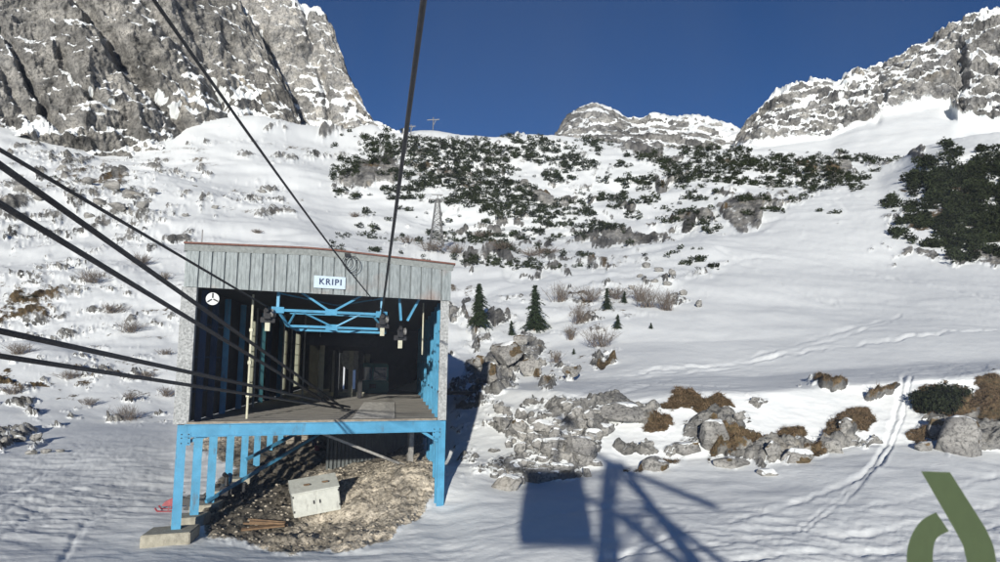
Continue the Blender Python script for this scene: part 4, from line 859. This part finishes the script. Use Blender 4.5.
B = [(966, 428, 52, 60, 'big cracked grey boulder under the dark shrub on the right bank', .1, .1), (714, 426, 40, 30, 'rounded grey boulder capped with snow beside the reddish brown heath mound', .55, .0), (621, 410, 60, 20, 'long flat grey slab along the top of the bank, left of the heath', .35, .1),
 (686, 443, 38, 17, 'low grey rock just below left of the rounded snowy boulder', .4, .3), (645, 443, 18, 10, 'small grey stone standing alone right of the long flat slab', .4, 0), (607, 426, 22, 14, 'small pale block wedged under the long flat slab', .3, 0),
 (583, 440, 42, 32, 'grey blocky boulder in the rubble just above the cabin shadow', .4, .1), (552, 443, 26, 20, 'pale broken rock in the middle of the bank rubble', .5, 0), (518, 425, 26, 20, 'grey rock near the station shadow, high on the bank', .35, .1), (546, 424, 34, 14, 'slanting snowy slab high in the rubble of the bank', .65, 0),
 (506, 478, 32, 22, 'round pale boulder at the foot of the rubble by the station shadow', .5, 0), (540, 472, 34, 18, 'low grey rock at the foot of the rubble touching the cabin shadow', .5, .1), (774, 449, 17, 15, 'small pointed grey rock between the two heath clumps', .3, .2), (800, 452, 32, 20, 'grey rock in the middle of the lower boulder row', .3, .15),
 (832, 440, 32, 24, 'light grey boulder at the right end of the lower boulder row', .25, .3), (844, 424, 18, 14, 'pale stone leaning against the brown hump near the ski tracks', .3, .1), (736, 458, 34, 14, 'dark brown turfy rock below the heath clump', .2, .9), (770, 470, 24, 9, 'nearly buried rock with a thick snow cap under the boulder row', .85, 0),
 (655, 462, 40, 16, 'brown turfy rock sticking out alone above the tower shadow', .3, .8), (585, 457, 20, 12, 'dark brown rock at the right edge of the rubble', .15, .8), (927, 443, 22, 14, 'small turfy rock at the left foot of the big cracked boulder', .2, .6), (940, 424, 26, 24, 'brown mossy rock leaning on the left of the big cracked boulder', .15, .6), (739, 414, 16, 10, 'little grey stone above the heath clump', .4, 0), (754, 397, 12, 5, 'tiny flat stone alone on the smooth snow bench', .3, 0)]
for i, (x, y, w_, h_, lb, sn, br) in enumerate(B): boulder(x, y, w_, h_, 100 + i, lb, group=bg_, snow=min(.9, sn + .2), brown=br * .45, sink=.7, rot=random.uniform(-20, 20))
for i in range(70):   # smaller stones of the rubble
    x = random.uniform(492, 600); y = random.uniform(402, 484 - (x - 490) * .12); boulder(x, y, random.uniform(8, 20), random.uniform(6, 12), 300 + i, 'small grey stone in the loose rubble between the station shadow and the cabin shadow', group='small stones in the bank rubble', snow=random.uniform(.45, 1.0), cat='stone', sub=3)
for i, (x, y, w_, h_) in enumerate([(112, 183, 20, 12), (128, 190, 22, 12), (85, 178, 16, 8), (142, 203, 14, 9), (98, 199, 16, 9), (118, 205, 24, 9), (74, 192, 14, 8), (60, 165, 12, 7), (150, 190, 10, 6), (88, 212, 14, 7), (20, 185, 16, 8), (38, 196, 14, 8), (215, 205, 9, 4), (262, 190, 12, 4), (185, 212, 10, 5), (125, 172, 9, 5)]):
    boulder(x, y, w_, h_, 500 + i, ['pale flat-faced block in the middle of the boulder field, beside the dark scrub', 'large pale block at the right end of the dark scrub strip', 'small pale block at the upper left of the dark scrub strip', 'pale block low on the right of the boulder field', 'pale block directly under the dark scrub strip', 'longest block at the lower edge of the boulder field', 'flat block left of the dark scrub strip', 'small block high up, closest to the foot of the left cliff', 'small stone at the right edge of the boulder field', 'small block lowest of all in the boulder field, above the thin cable', 'block near the left edge of the picture, the upper of two', 'block near the left edge of the picture, the lower of two', 'single stone on the white slope above the roof aerial', 'flat stone alone on the white slope above the station roof', 'flat stone alone on the snow just up left of the roof aerial', 'small block topmost right in the boulder field'][i], group='fallen blocks below the left cliff', snow=.45, sub=3)
for i, (x, y, w_, h_) in enumerate([(18, 437, 16, 8), (34, 436, 14, 8), (5, 440, 10, 7), (44, 449, 12, 5), (58, 448, 10, 4), (30, 450, 12, 5)]):
    boulder(x, y, w_, h_, 600 + i, ['largest beige stone of the upper outcrop beside the left snow road', 'second beige stone of the upper outcrop, to the right of the largest', 'beige stone at the left edge of the picture in the upper outcrop', 'largest beige stone of the lower outcrop beside the left snow road', 'right end stone of the lower outcrop beside the left snow road', 'left end stone of the lower outcrop beside the left snow road'][i], group='stones beside the left snow road', snow=.35, sub=3, cat='stone')
for i, (x, y, w_, h_) in enumerate([(508, 352, 36, 26), (490, 372, 30, 18), (528, 366, 26, 20), (520, 338, 22, 12), (478, 362, 16, 14)]):
    boulder(x, y, w_, h_, 650 + i, ['upper grey crag of the knoll below the tall conifer', 'lowest crag of the knoll beside the snow road', 'right hand crag of the knoll behind the road', 'small crag right under the yellowish shrub', 'left crag of the knoll beside the station wall'][i], group='crags of the knoll', snow=.3, brown=.2)
boulder(575, 370, 22, 14, 660, 'slanting rock alone on the smooth slope right of the knoll', snow=.4, brown=.4)
for i, (x, y) in enumerate([(640, 272), (655, 278), (670, 282), (632, 284), (660, 268), (648, 264), (684, 290), (672, 272), (700, 302)]):
    boulder(x, y, random.uniform(7, 13), random.uniform(5, 8), 700 + i, ['yellowish rock at the left top of the little rise behind the shrubs', 'yellowish rock in the middle of the little rise', 'yellowish rock low on the right of the little rise', 'yellowish rock just above the tiny fir', 'yellowish rock near the top of the little rise, the right one', 'topmost yellowish rock of the little rise', 'yellowish rock lying apart to the right of the bare shrubs', 'yellowish rock at the upper right of the little rise', 'yellowish rock furthest right on the open piste'][i], group='yellowish rocks on the little rise', snow=.4, sub=3)
# loose stones on the gravel under the deck
P_, f_ = [], []; off = 0
for i in range(900):
    e = random.uniform(.8, WID - .3); a_ = random.uniform(-2.5, 12); q = S(e, a_, 0); zg = ground_xy(q.x, q.y) if i < 0 else None
    P, fs = rock_mesh('s', i % 12, (1, 1, 1), 5, 1, .1); s_ = random.choice([.02, .03, .04, .05, .08]); P = P * s_ * np.array([1.2, 1, .7]); P_.append((q.x, q.y, P)); f_.append(fs)
idx = np.where((_flatP[:, 1] < 52) & (_flatP[:, 1] > 24) & (_flatP[:, 0] < 0) & (_flatP[:, 0] > -16))[0]
sub_ = _flatP[idx]; vv = []; ff = []
for (x, y, P), fs in zip(P_, f_):
    k = np.argmin((sub_[:, 0] - x) ** 2 + (sub_[:, 1] - y) ** 2); 
    if gravel.ravel()[idx[k]] < .6: continue
    vv.append(P + np.array([x, y, sub_[k, 2] + .02])); ff.append(fs + off); off += len(P)
M['stones'] = mat('pale_rubble', (0.36, 0.32, 0.26), .9, var=.4, scale=2.5, bump=.01)
npmesh('rubble', np.concatenate(vv), np.concatenate(ff), 'stones', smooth=False, kind='stuff', label='loose pale rubble scattered on the gravel beneath the station', category='rubble')
# snowmobile behind the left posts
gsn = ground_xy(-15.2, 34.8)
sm = empty('snowmobile', (-14.05, 35.2, gsn), R(8), label='black and red snowmobile parked beside the blue posts left of the station', category='snowmobile'); sm.scale = (.7, .7, .7)
mb = MB(); mb.prism([(-1.0, -.28, .35), (.9, -.28, .35), (1.15, -.28, .6), (.2, -.28, .78), (-.25, -.28, .82), (-.6, -.28, .9), (-1.15, -.28, .6)], (0, .56, 0)); mb.build('body', 'black', sm, bevel=.03)
mb = MB(); mb.prism([(-1.6, -.34, .35), (-.7, -.34, .32), (-.45, -.34, .85), (-.8, -.34, .92), (-1.4, -.34, .62)], (0, .68, 0)); mb.build('hood', 'red', sm, bevel=.04)
mb = MB(); mb.prism([(-.2, -.18, .82), (1.0, -.18, .78), (1.1, -.18, .95), (.4, -.18, 1.0), (-.1, -.18, .95)], (0, .36, 0)); mb.build('seat', 'black', sm, bevel=.03)
mb = MB(); mb.prism([(-.75, -.25, .9), (-.68, -.25, .9), (-.42, -.25, 1.35), (-.48, -.25, 1.36)], (0, .5, 0)); mb.build('windscreen', 'glass_dark', sm)
mb = MB(); mb.tube([(-.35, -.38, 1.08), (-.42, -.1, 1.12), (-.42, .1, 1.12), (-.35, .38, 1.08)], .025); mb.tube([(-.42, 0, 1.1), (-.55, 0, .8)], .03); mb.build('handlebar', 'dark_steel', sm)
mb = MB(); mb.prism([(-.3, -.22, .1), (-.1, -.22, .0), (1.1, -.22, .0), (1.45, -.22, .2), (1.35, -.22, .36), (0, -.22, .36)], (0, .44, 0)); mb.build('track', 'black', sm, bevel=.03)
for sy in (-.42, .42):
    mb = MB(); mb.tube([(-1.95, sy, .25), (-1.8, sy, .06), (-1.5, sy, .02), (-.6, sy, .02)], .055, 6); mb.tube([(-1.15, sy, .04), (-1.1, sy * .7, .4)], .03); mb.build('ski', 'red', sm)
# clutter behind: dark machine, red and yellow pieces
x, y = -13.0, 38.5; z = ground_xy(x, y)
gz_ = empty('snow_blower', (x, y, z), R(20), label='black walk-behind snow blower with a chute between the second and fourth blue posts', category='snow blower')
mb = MB(); mb.prism([(-.9, -.45, .05), (-.45, -.45, .05), (-.35, -.45, .7), (-.75, -.45, .75)], (0, .9, 0)); mb.build('auger_housing', 'black', gz_, bevel=.02)
mb = MB(); mb.box((-.35, -.3, .3), (.5, .3, .85)); mb.build('engine', 'black', gz_, bevel=.06)
mb = MB(); mb.tube([(-.5, 0, .7), (-.5, 0, 1.15), (-.65, -.1, 1.3)], .11, 10); mb.build('chute', 'black', gz_)
for sy in (-.38, .38):
    mb = MB(); mb.disc((.1, sy, .24), (0, 1, 0), .24, .13, 20); mb.build('wheel', 'black', gz_)
    mb = MB(); mb.tube([(.4, sy * .6, .6), (1.2, sy * .7, 1.05), (1.35, sy * .7, 1.05)], .025); mb.build('handle', 'dark_steel', gz_)
p = S(2.3, 23.2, 0); z = 2.9
mb = MB(); mb.box((-.6, -.25, 0), (.6, .25, .32)); mb.box((-.64, -.29, .32), (.64, .29, .37)); o = mb.build('crate', 'yellow', bevel=.02, label='yellow plastic crate on the plank wall behind the thin blue posts', category='crate'); o.location = (p.x, p.y + .9, 3.27); o.rotation_euler = (0, 0, R(20))
for i, (e, a_) in enumerate([(3.4, 20), (5.1, 17.5)]):
    q = S(e, a_, 0); zz = ground_xy(q.x, q.y)
    mb = MB(); mb.tube([(0, 0, 0), (0, 0, .34)], [.15, .18], 16); mb.tube([(-.17, 0, .33), (-.1, 0, .48), (.1, 0, .48), (.17, 0, .33)], .012, 6); o = mb.build('bucket', 'red', label=['red bucket on the ground behind the left braces', 'red bucket near the dark retaining wall'][i], category='bucket'); o.location = (q.x, q.y, zz + .0)

# walkway slab in the station's shadow at its right side
q = ground(462, 394)
mb = MB(); mb.box((-1.6, -.5, -.12), (1.6, .5, .12)); mb.bar((-1.3, -.3, -1.2), (-1.3, -.3, -.1), .14); mb.bar((1.2, -.3, -1.2), (1.2, -.3, -.1), .14)
o = mb.build('footbridge', 'dark_steel', bevel=.01, label='short dark metal footbridge from the station side wall to the snow road', category='footbridge'); o.location = (q[0] - .3, q[1] - .2, q[2] + .25)

# ================================================================== trees and shrubs
def conifer(px, py, hpx, seed, label, wr=.27, thin=1.0, group=None, m='needles'):
    p = ground(px, py); h_ = hpx * p[1] / F; r_ = np.random.default_rng(seed)
    t = empty('fir_tree', p, label=label, category='fir tree'); 
    if group: t['group'] = group
    mb = MB(); mb.tube([(0, 0, -.3), (0, 0, h_ * .5), (0.02, 0, h_ * .98)], [h_ * .022, h_ * .013, .01], 7); mb.build('trunk', 'bark', t)
    vs = []; n = int(26 + h_ * 5)
    for i in range(n):
        f = .06 + .93 * (i / n) ** .95; z = f * h_; L = wr * h_ * (1 - f) ** .75 * r_.uniform(.7, 1.35) + .08
        for j in range(int(4 + 5 * (1 - f)) + 2):
            if r_.random() < .3: continue
            a = r_.uniform(0, 6.283); Lj = L * r_.uniform(.45, 1.15) * (1 + .22 * math.sin(a + seed) + .15 * math.sin(2 * a + i * .3)); drop = -.25 - .35 * (1 - f)
            ns = max(3, int(Lj / (h_ * .018)))
            for s_ in range(ns):
                q = (s_ + .5) / ns; c = np.array([math.cos(a) * Lj * q, math.sin(a) * Lj * q, z + Lj * drop * q * q * 1.2 + Lj * .10 * q])
                for _ in range(4):
                    w_ = h_ * .022 * (1.25 - q * .6); tri = r_.normal(size=(3, 3)) * np.array([w_, w_, w_ * .55]); vs.append(c + tri)
    V_ = np.concatenate(vs); npmesh('crown', V_, np.arange(len(V_)).reshape(-1, 3), m, smooth=False, parent=t)
    return t
conifer(479, 325, 44, 1, 'dark fir tree nearest the station roof, on the snowy slope', .29)
conifer(534, 328, 46, 2, 'tall dark fir tree on the rocky knoll above the snow road', .29)
conifer(607, 308, 22, 3, 'small slim dark fir left of the yellowish rocks', .27)
conifer(625, 300, 12, 4, 'tiny dark fir right beside the small slim fir', .3)
conifer(617, 327, 15, 5, 'low dark fir alone on the open slope below the shrubs', .4)
conifer(574, 352, 6, 6, 'tiny fir seedling on the slope right of the knoll', .4)
conifer(651, 326, 6, 7, 'tiny fir seedling furthest out on the open slope', .4)
conifer(511, 333, 15, 8, 'yellowish green young fir on the knoll between the two dark firs', .34)

def shrub(px, py, wpx, hpx, seed, label, group=None, m='twig', dens=1.0, leafy=0.0):
    p = ground(px, py); k = p[1] / F; r_ = np.random.default_rng(seed); W_, H_ = wpx * k * .5, hpx * k; mb = MB()
    tw = max(.008, k * .17)
    for i in range(int(44 * dens)):
        a = r_.uniform(0, 6.283); rr = W_ * r_.uniform(.15, 1) ; hh = H_ * r_.uniform(.55, 1.05) * (1 - .35 * rr / W_)
        p0 = Vector((r_.normal() * W_ * .25, r_.normal() * W_ * .25, -.05)); p1 = p0 + Vector((math.cos(a) * rr * .5, math.sin(a) * rr * .5, hh * .6)); p2 = p0 + Vector((math.cos(a) * rr, math.sin(a) * rr, hh))
        mb.tube([p0, p1, p2], [tw, tw * .7, tw * .35], 4)
        for _ in range(4):
            b = p0.lerp(p2, r_.uniform(.3, .9)); d = Vector((r_.normal(), r_.normal(), abs(r_.normal()) + .3)).normalized() * (H_ * r_.uniform(.15, .4)); mb.tube([b, b + d], [tw * .55, tw * .2], 3)
    o = mb.build('shrub', m, label=label, category='shrub'); o.location = p
    if group: o['group'] = group
    return o
SH = [(131, 331, 36, 16, 'wide bare shrub left of the station wall beneath the steep cables'), (92, 281, 32, 16, 'dark bare shrub on the left slope beneath the thin cable'), (140, 262, 26, 14, 'bare shrub beneath the thin cable nearer the station roof'), (164, 278, 18, 10, 'low twiggy shrub up left of the station corner'), (112, 310, 34, 12, 'spreading low bare shrub above the wide one'), (20, 352, 34, 14, 'bare shrub on the left edge above the flatter cable pair'), (70, 375, 34, 10, 'low brown shrub just under the flatter cable pair'), (92, 404, 22, 9, 'small brown shrub on the slope above the snow road'), (128, 418, 34, 18, 'grey twiggy shrub on the slope right above the snow road'), (168, 395, 24, 12, 'brown shrub close against the station corner'), (165, 352, 16, 7, 'little shrub beside the corner strip of the station'), (14, 392, 22, 12, 'dark shrub low on the left edge below the flatter cable pair'), (148, 375, 20, 9, 'brown shrub between the flatter cables and the station'), (130, 398, 14, 8, 'small dark shrub over the grey twiggy one'),
 (560, 300, 26, 22, 'reddish bare shrub between the tall fir and the small slim fir'), (580, 322, 30, 24, 'pale bare shrub on the slope above the slanting rock'), (598, 345, 40, 26, 'tall pale leafless shrub over the slanting rock'), (640, 300, 24, 22, 'bare shrub among the yellowish rocks, the left one'), (648, 305, 34, 26, 'large bare shrub in front of the yellowish rocks'), (668, 308, 26, 24, 'bare shrub right of the yellowish rocks'), (555, 360, 18, 14, 'small shrub at the right foot of the knoll'), (570, 338, 14, 18, 'thin upright shrub right of the knoll'), (590, 298, 34, 18, 'bare shrub left of the small slim fir'), (620, 298, 30, 16, 'bare shrub behind the small slim fir'),
 (430, 250, 40, 12, 'bare shrubs at the left foot of the lattice pylon'), (455, 252, 30, 12, 'bare shrub at the right foot of the lattice pylon'), (500, 250, 34, 10, 'bare shrub right of the lattice pylon on the bench'), (530, 256, 40, 10, 'long low bare shrub on the bench far right of the pylon'), (405, 243, 24, 8, 'small bare shrub above the station roof'), (355, 215, 14, 6, 'small shrub on the white slope above the station roof'), (548, 251, 30, 8, 'low bare shrub at the end of the bench'), (260, 233, 14, 5, 'tiny shrub on the white slope left of the thin cable'), (480, 236, 26, 8, 'bare shrub on the slope behind the bench')]
for i, (x, y, w_, h_, lb) in enumerate(SH): shrub(x, y, w_, h_, 40 + i, lb, dens=1.5 if w_ > 24 else 1)
# leafy shrub on the big right boulder
def leafmass(points, size, r_, per=60, flat=.6, leaf=.12):
    out = []
    for p, s_ in zip(points, size):
        n = per; d = r_.normal(size=(n, 3)); d /= np.linalg.norm(d, axis=1, keepdims=True) + 1e-9
        c = np.array(p) + d * (r_.uniform(.25, 1, (n, 1)) ** .6) * np.array([s_, s_, s_ * flat]); c[:, 2] += s_ * flat * .5
        tri = r_.normal(size=(n, 3, 3)) * (leaf * s_)[..., None] if isinstance(leaf, np.ndarray) else r_.normal(size=(n, 3, 3)) * leaf * s_
        out.append((c[:, None, :] + tri).reshape(-1, 3))
    V_ = np.concatenate(out); return V_, np.arange(len(V_)).reshape(-1, 3)
r_ = np.random.default_rng(77)
pts = [ground(x, y) + np.array([0, -.3, .1]) for x, y in [(918, 402), (930, 398), (942, 394), (935, 405), (950, 404), (925, 408), (955, 396), (945, 410)]]
V_, f_ = leafmass(pts, [.75] * len(pts), r_, 420, .7, .10)
npmesh('juniper_shrub', V_, f_, 'mugo', smooth=False, label='dark green juniper shrub spilling over the big cracked boulder', category='shrub')
# dwarf pine: masses nobody could count
def dens(px, py, L):
    return max([s_ * (1 - min(1, ell(px, py, a, b, c_, d, e))) ** .5 for (a, b, c_, d, e, s_) in L] or [0])
def scrub(name, L, box, n, size, label, seed, thr=.5, per=46, an=3.0):
    r_ = np.random.default_rng(seed); xs = r_.uniform(box[0], box[2], n); ys = r_.uniform(box[1], box[3], n)
    Pn_ = np.stack([xs * .01, ys * .01 * an, np.zeros(n)], -1); nn = fbm(Pn_, .16, 4, .55, seed=seed)
    D = np.zeros(n)
    for (a, b, c_, d, e, s_) in L: D = np.maximum(D, s_ * np.clip(1.35 - ell(xs, ys, a, b, c_, d, e), 0, 1))
    keep = D + .42 * nn > thr; xs, ys = xs[keep], ys[keep]
    m0 = (SX > box[0] - 5) & (SX < box[2] + 5) & (SY > box[1] - 5) & (SY < box[3] + 5) & (TP[..., 1] > 100)
    sx, sy, PP = SX[m0], SY[m0], TP[m0]
    cell = {}
    for i in range(len(sx)): 
        k = (int(sx[i] // 2), int(sy[i] // 2)); 
        if k not in cell or PP[cell[k], 1] > PP[i, 1]: cell[k] = i
    pts, sz = [], []
    for x, y in zip(xs, ys):
        k = cell.get((int(x // 2), int(y // 2)))
        if k is None: continue
        p = PP[k].copy(); s_ = size * p[1] / F * r_.choice([.5, .75, 1.0, 1.45]); pts.append(p + np.array([0, -s_ * .25, s_ * .12])); sz.append(s_)
    V_, f_ = leafmass(pts, sz, r_, int(per * 1.3), .62, .18)
    return npmesh(name, V_, f_, 'mugo', smooth=False, kind='stuff', label=label, category='dwarf pine')
hill = [(415, 150, 46, 11, 5, 1.15), (460, 152, 60, 10, 5, 1.1), (465, 180, 62, 15, 10, 1.15), (500, 203, 48, 13, 14, 1.25), (450, 175, 60, 26, 0, .6), (410, 180, 30, 22, 0, .55), (520, 150, 34, 8, 0, .5), (550, 178, 20, 10, 0, .5), (540, 145, 22, 5, 0, .7), (350, 165, 26, 10, -20, .5), (385, 145, 16, 8, 0, .6),
 (470, 240, 60, 5, 5, .5), (480, 262, 50, 5, 3, .55), (560, 205, 50, 8, 6, .5), (650, 158, 18, 4, 0, .5), (580, 150, 20, 3, 0, .5), (632, 182, 20, 6, 0, .7), (605, 198, 24, 5, 0, .6), (655, 200, 16, 5, 0, .6), (690, 178, 20, 5, 0, .7), (670, 219, 12, 4, 0, .7), (690, 213, 14, 4, 0, .6), (668, 207, 12, 4, 0, .6), (560, 162, 24, 5, 0, .5), (610, 178, 14, 4, 0, .5), (600, 225, 30, 5, 0, .4), (525, 235, 40, 5, 0, .4)]
scrub('dwarf_pine_scrub', hill, (330, 130, 720, 270), 10000, 3.0, 'dark green dwarf pine scrub covering the middle hill behind the lattice pylon', 5, .24)
ridge = [(760, 165, 66, 9, 3, .95), (810, 172, 48, 12, 8, .95), (700, 165, 34, 5, 0, .7), (770, 183, 56, 4, 3, .8), (815, 187, 30, 3, 5, .6), (740, 200, 50, 3, 0, .35), (670, 163, 20, 4, 0, .6), (715, 172, 30, 6, 3, .7), (730, 150, 60, 3, 2, .4), (850, 160, 60, 2.5, 2, .7), (775, 209, 16, 3, 0, .5)]
scrub('dwarf_pine_scrub', ridge, (655, 145, 900, 215), 4200, 2.6, 'dwarf pine belt on the rocky ledge left of the upper piste', 6, .34)
right = [(960, 190, 60, 44, -5, 1.0), (975, 225, 60, 32, 0, 1.0), (925, 185, 34, 22, -20, .85), (915, 215, 28, 18, 0, .8), (905, 236, 22, 9, 0, .7), (1030, 200, 60, 70, 0, 1.0), (985, 250, 50, 14, 0, .85), (895, 205, 14, 12, 0, .6)]
scrub('dwarf_pine_scrub', right, (875, 135, 1060, 262), 4200, 4.6, 'dense dark dwarf pine thicket on the slope right of the piste', 7, .66, 60, 1.7)
leftp = [(105, 188, 46, 5, 14, .7), (25, 300, 30, 10, -25, .55), (60, 180, 30, 4, 14, .5)]
scrub('low_heath_scrub', leftp, (0, 165, 170, 330), 900, 2.2, 'low dark scrub among the blocks below the left cliff', 8, .5)

# dry heath grass on the bank
pts = []; 
hm = (heath > .55) & (TP[..., 1] < 60); cand = TP[hm]
sel = cand[r_.integers(0, len(cand), 26000)]; n = len(sel)
d = r_.normal(size=(n, 3)) * .11; d[:, 2] = np.abs(d[:, 2]) * .9 + .03; d[:, 1] -= .05; sw = r_.normal(size=(n, 3)) * .009
b0 = sel + r_.normal(size=(n, 3)) * np.array([.06, .06, .01]); V_ = np.stack([b0 - sw, b0 + sw, b0 + d], 1).reshape(-1, 3)
npmesh('dry_heath', V_, np.arange(len(V_)).reshape(-1, 3), 'heath', smooth=False, kind='stuff', label='frosted reddish brown heath grass tufts between the boulders of the bank', category='heath')

# ================================================================== distant lattice pylon and masts
pp = ground(438, 246); ph = 54 * pp[1] / F
py_ = empty('lattice_pylon', pp, R(12), label='grey steel lattice pylon standing on the snowy bench behind the station', category='pylon')
def lattice(h_, w0, w1, n, t):
    legs, br = MB(), MB()
    L = lambda i, j: Vector(((w0 + (w1 - w0) * i / n) * (1, -1, -1, 1)[j] / 2, (w0 + (w1 - w0) * i / n) * (1, 1, -1, -1)[j] / 2, h_ * (i / n)))
    for j in range(4): legs.bar(L(0, j), L(n, j), t * 1.6)
    for i in range(n):
        for j in range(4):
            k = (j + 1) % 4; br.bar(L(i, j), L(i + 1, k), t); br.bar(L(i + 1, j), L(i, k), t); br.bar(L(i + 1, j), L(i + 1, k), t)
    return legs, br
a_, b_ = lattice(ph * .92, ph * .25, ph * .06, 8, ph * .009)
M['pyl'] = mat('dull_grey_steel', (.16, .16, .16), .6, .3, var=.2)
a_.build('frame', 'pyl', py_); b_.build('bracing', 'pyl', py_)
mb = MB(); mb.bar((-ph * .17, 0, ph * .9), (ph * .17, 0, ph * .9), ph * .02); mb.bar((-ph * .12, 0, ph), (ph * .1, 0, ph), ph * .015); mb.bar((0, 0, ph * .9), (0, 0, ph), ph * .02); mb.build('crossarm', 'pyl', py_)
for (x, y, h_, lb) in ((431, 130, 14, 'distant thin lift mast with a crossbar on the hilltop, the taller one'), (411, 128, 10, 'distant thin lift mast on the hilltop, the shorter one')):
    q = ground(x, y); hh = h_ * q[1] / F; t = empty('lift_mast', q, label=lb, category='mast', group='masts on the hilltop')
    mb = MB(); mb.tube([(0, 0, -1), (0, 0, hh)], .35, 6); mb.build('pole', 'pyl', t)
    mb = MB(); mb.bar((-hh * .45, 0, hh * .78), (hh * .45, 0, hh * .84), .5); mb.bar((0, 0, hh * .35), (hh * .2, 0, hh * .8), .35); mb.build('crossarm', 'pyl', t)

# ================================================================== the cabin the picture is taken from
cr_ = empty('cable_car', (0, 0, H), label='cable car cabin carrying the viewer, its wide front window marked with an olive letter', category='cable car')
X0, X1, Y0, Y1, Z0, Z1 = -1.2, 1.5, -1.9, .78, -.75, 1.7
mb = MB(); mb.box((X0, Y0, Z0 - .12), (X1, Y1, Z0)); mb.build('floor', 'cabin_in', cr_, bevel=.02)
mb = MB(); mb.box((X0 - .05, Y0 - .05, Z1), (X1 + .05, Y1 + .05, Z1 + .22)); mb.build('roof', 'cabin_in', cr_, bevel=.05)
mb = MB(); mb.box((X0, Y0, Z0), (X1, Y0 + .06, Z1)); mb.build('rear_wall', 'cabin_in', cr_)
for x in (X0, X1 - .06):
    mb = MB(); mb.box((x, Y0 + .06, Z0), (x + .06, Y1, -.7)); mb.box((x, Y0 + .06, 1.25), (x + .06, Y1, Z1)); mb.box((x, Y0 + .06, -.7), (x + .06, Y0 + .3, 1.25)); mb.box((x, Y1 - .1, -.7), (x + .06, Y1, 1.25)); mb.build('side_wall', 'cabin_in', cr_)
    mb = MB(); mb.box((x + .025, Y0 + .3, -.7), (x + .033, Y1 - .1, 1.25)); mb.build('side_window', 'pane', cr_)
mb = MB(); mb.box((X0 + .06, Y1 - .06, Z0), (X1 - .06, Y1, -.78)); mb.box((X0 + .06, Y1 - .06, 1.3), (X1 - .06, Y1, Z1)); mb.build('front_wall', 'cabin_in', cr_)
mb = MB(); yp = Y1 - .03; mb.add([(X0 + .06, yp, -.78), (X1 - .06, yp, -.78), (X1 - .06, yp, 1.3), (X0 + .06, yp, 1.3)], [(0, 1, 2, 3)]); fw = mb.build('front_window', 'dust_glare', cr_)
# olive letter cut from film, stuck to the pane
def pane_pt(px, py):
    v = ray(px, py); t = (yp - .004) / v[1]; return Vector(v * t)
stem = [(921, 471), (950, 472), (985, 527), (994, 548), (997, 575), (994, 600), (976, 600), (970, 575), (963, 545), (955, 530)]
arc_o = [(936, 512), (922, 520), (912, 534), (907, 552), (908, 572), (914, 600)]; arc_i = [(938, 600), (934, 575), (933, 552), (937, 538), (949, 531)]
for nm, pl in (('letter_stem', stem), ('letter_bowl', arc_o + arc_i)):
    mb = MB(); q_ = [pane_pt(*p) for p in (smooth_poly(pl[2:7], 5) + pl[7:] + pl[:2] if nm == 'letter_stem' else smooth_poly(arc_o, 5) + smooth_poly(arc_i, 5))]; mb.add(q_, [tuple(range(len(q_)))]); mb.build(nm, 'decal', fw)
# hanger and carriage
mb = MB(); hx = .2
mb.tube([(hx, -1.0, Z1 + .2), (hx, -1.0, 3.0), (.75, -1.3, 5.2)], .12, 8); mb.build('hanger', 'blue', cr_)
mb = MB(); mb.bar((.75 + .4, -3.4, 5.36), (.75 - .3, .6, 5.28), .22, .35); mb.build('carriage', 'dark_steel', cr_)
for k in range(6):
    mb = MB(); t = k / 5; mb.disc((1.1 - .66 * t, -3.2 + 3.6 * t, 5.55 - .1 * t), (1, .1, 0), .16, .1, 16); mb.build('wheel', 'steel', cr_)
# steel tower beside the cabin: out of the frame, it throws the lattice shadow on the snow
tw = empty('ropeway_tower', (3.05, -5.0, GZ - 1.2), R(3), label='steel lattice ropeway tower beside the cabin', category='tower')
a_, b_ = lattice(H + 5.3, 7.0, .7, 5, .17); a_.build('frame', 'blue', tw); b_.build('bracing', 'blue', tw)
mb = MB(); mb.bar((-1.2, 0, H + 5.9), (3.7, 0, H + 3.05), .40, .35); mb.build('crossarm', 'blue', tw)
mb = MB(); mb.bar((-6.25, 0, H + 5.45), (-3.65, 0, H + 4.3), .30, .3); mb.bar((-3.65, 0, H + 4.3), (-.2, 0, H + 4.7), .2, .2); mb.build('crossarm', 'blue', tw)
mb = MB(); mb.bar((.9, 0, H + 2.9), (3.2, 0, H + .2), .3); mb.build('ladder', 'blue', tw)
mb = MB(); mb.bar((-2.6, 0, H + 3.9), (.2, 0, H + 2.2), .35, .3); mb.build('strut', 'blue', tw)
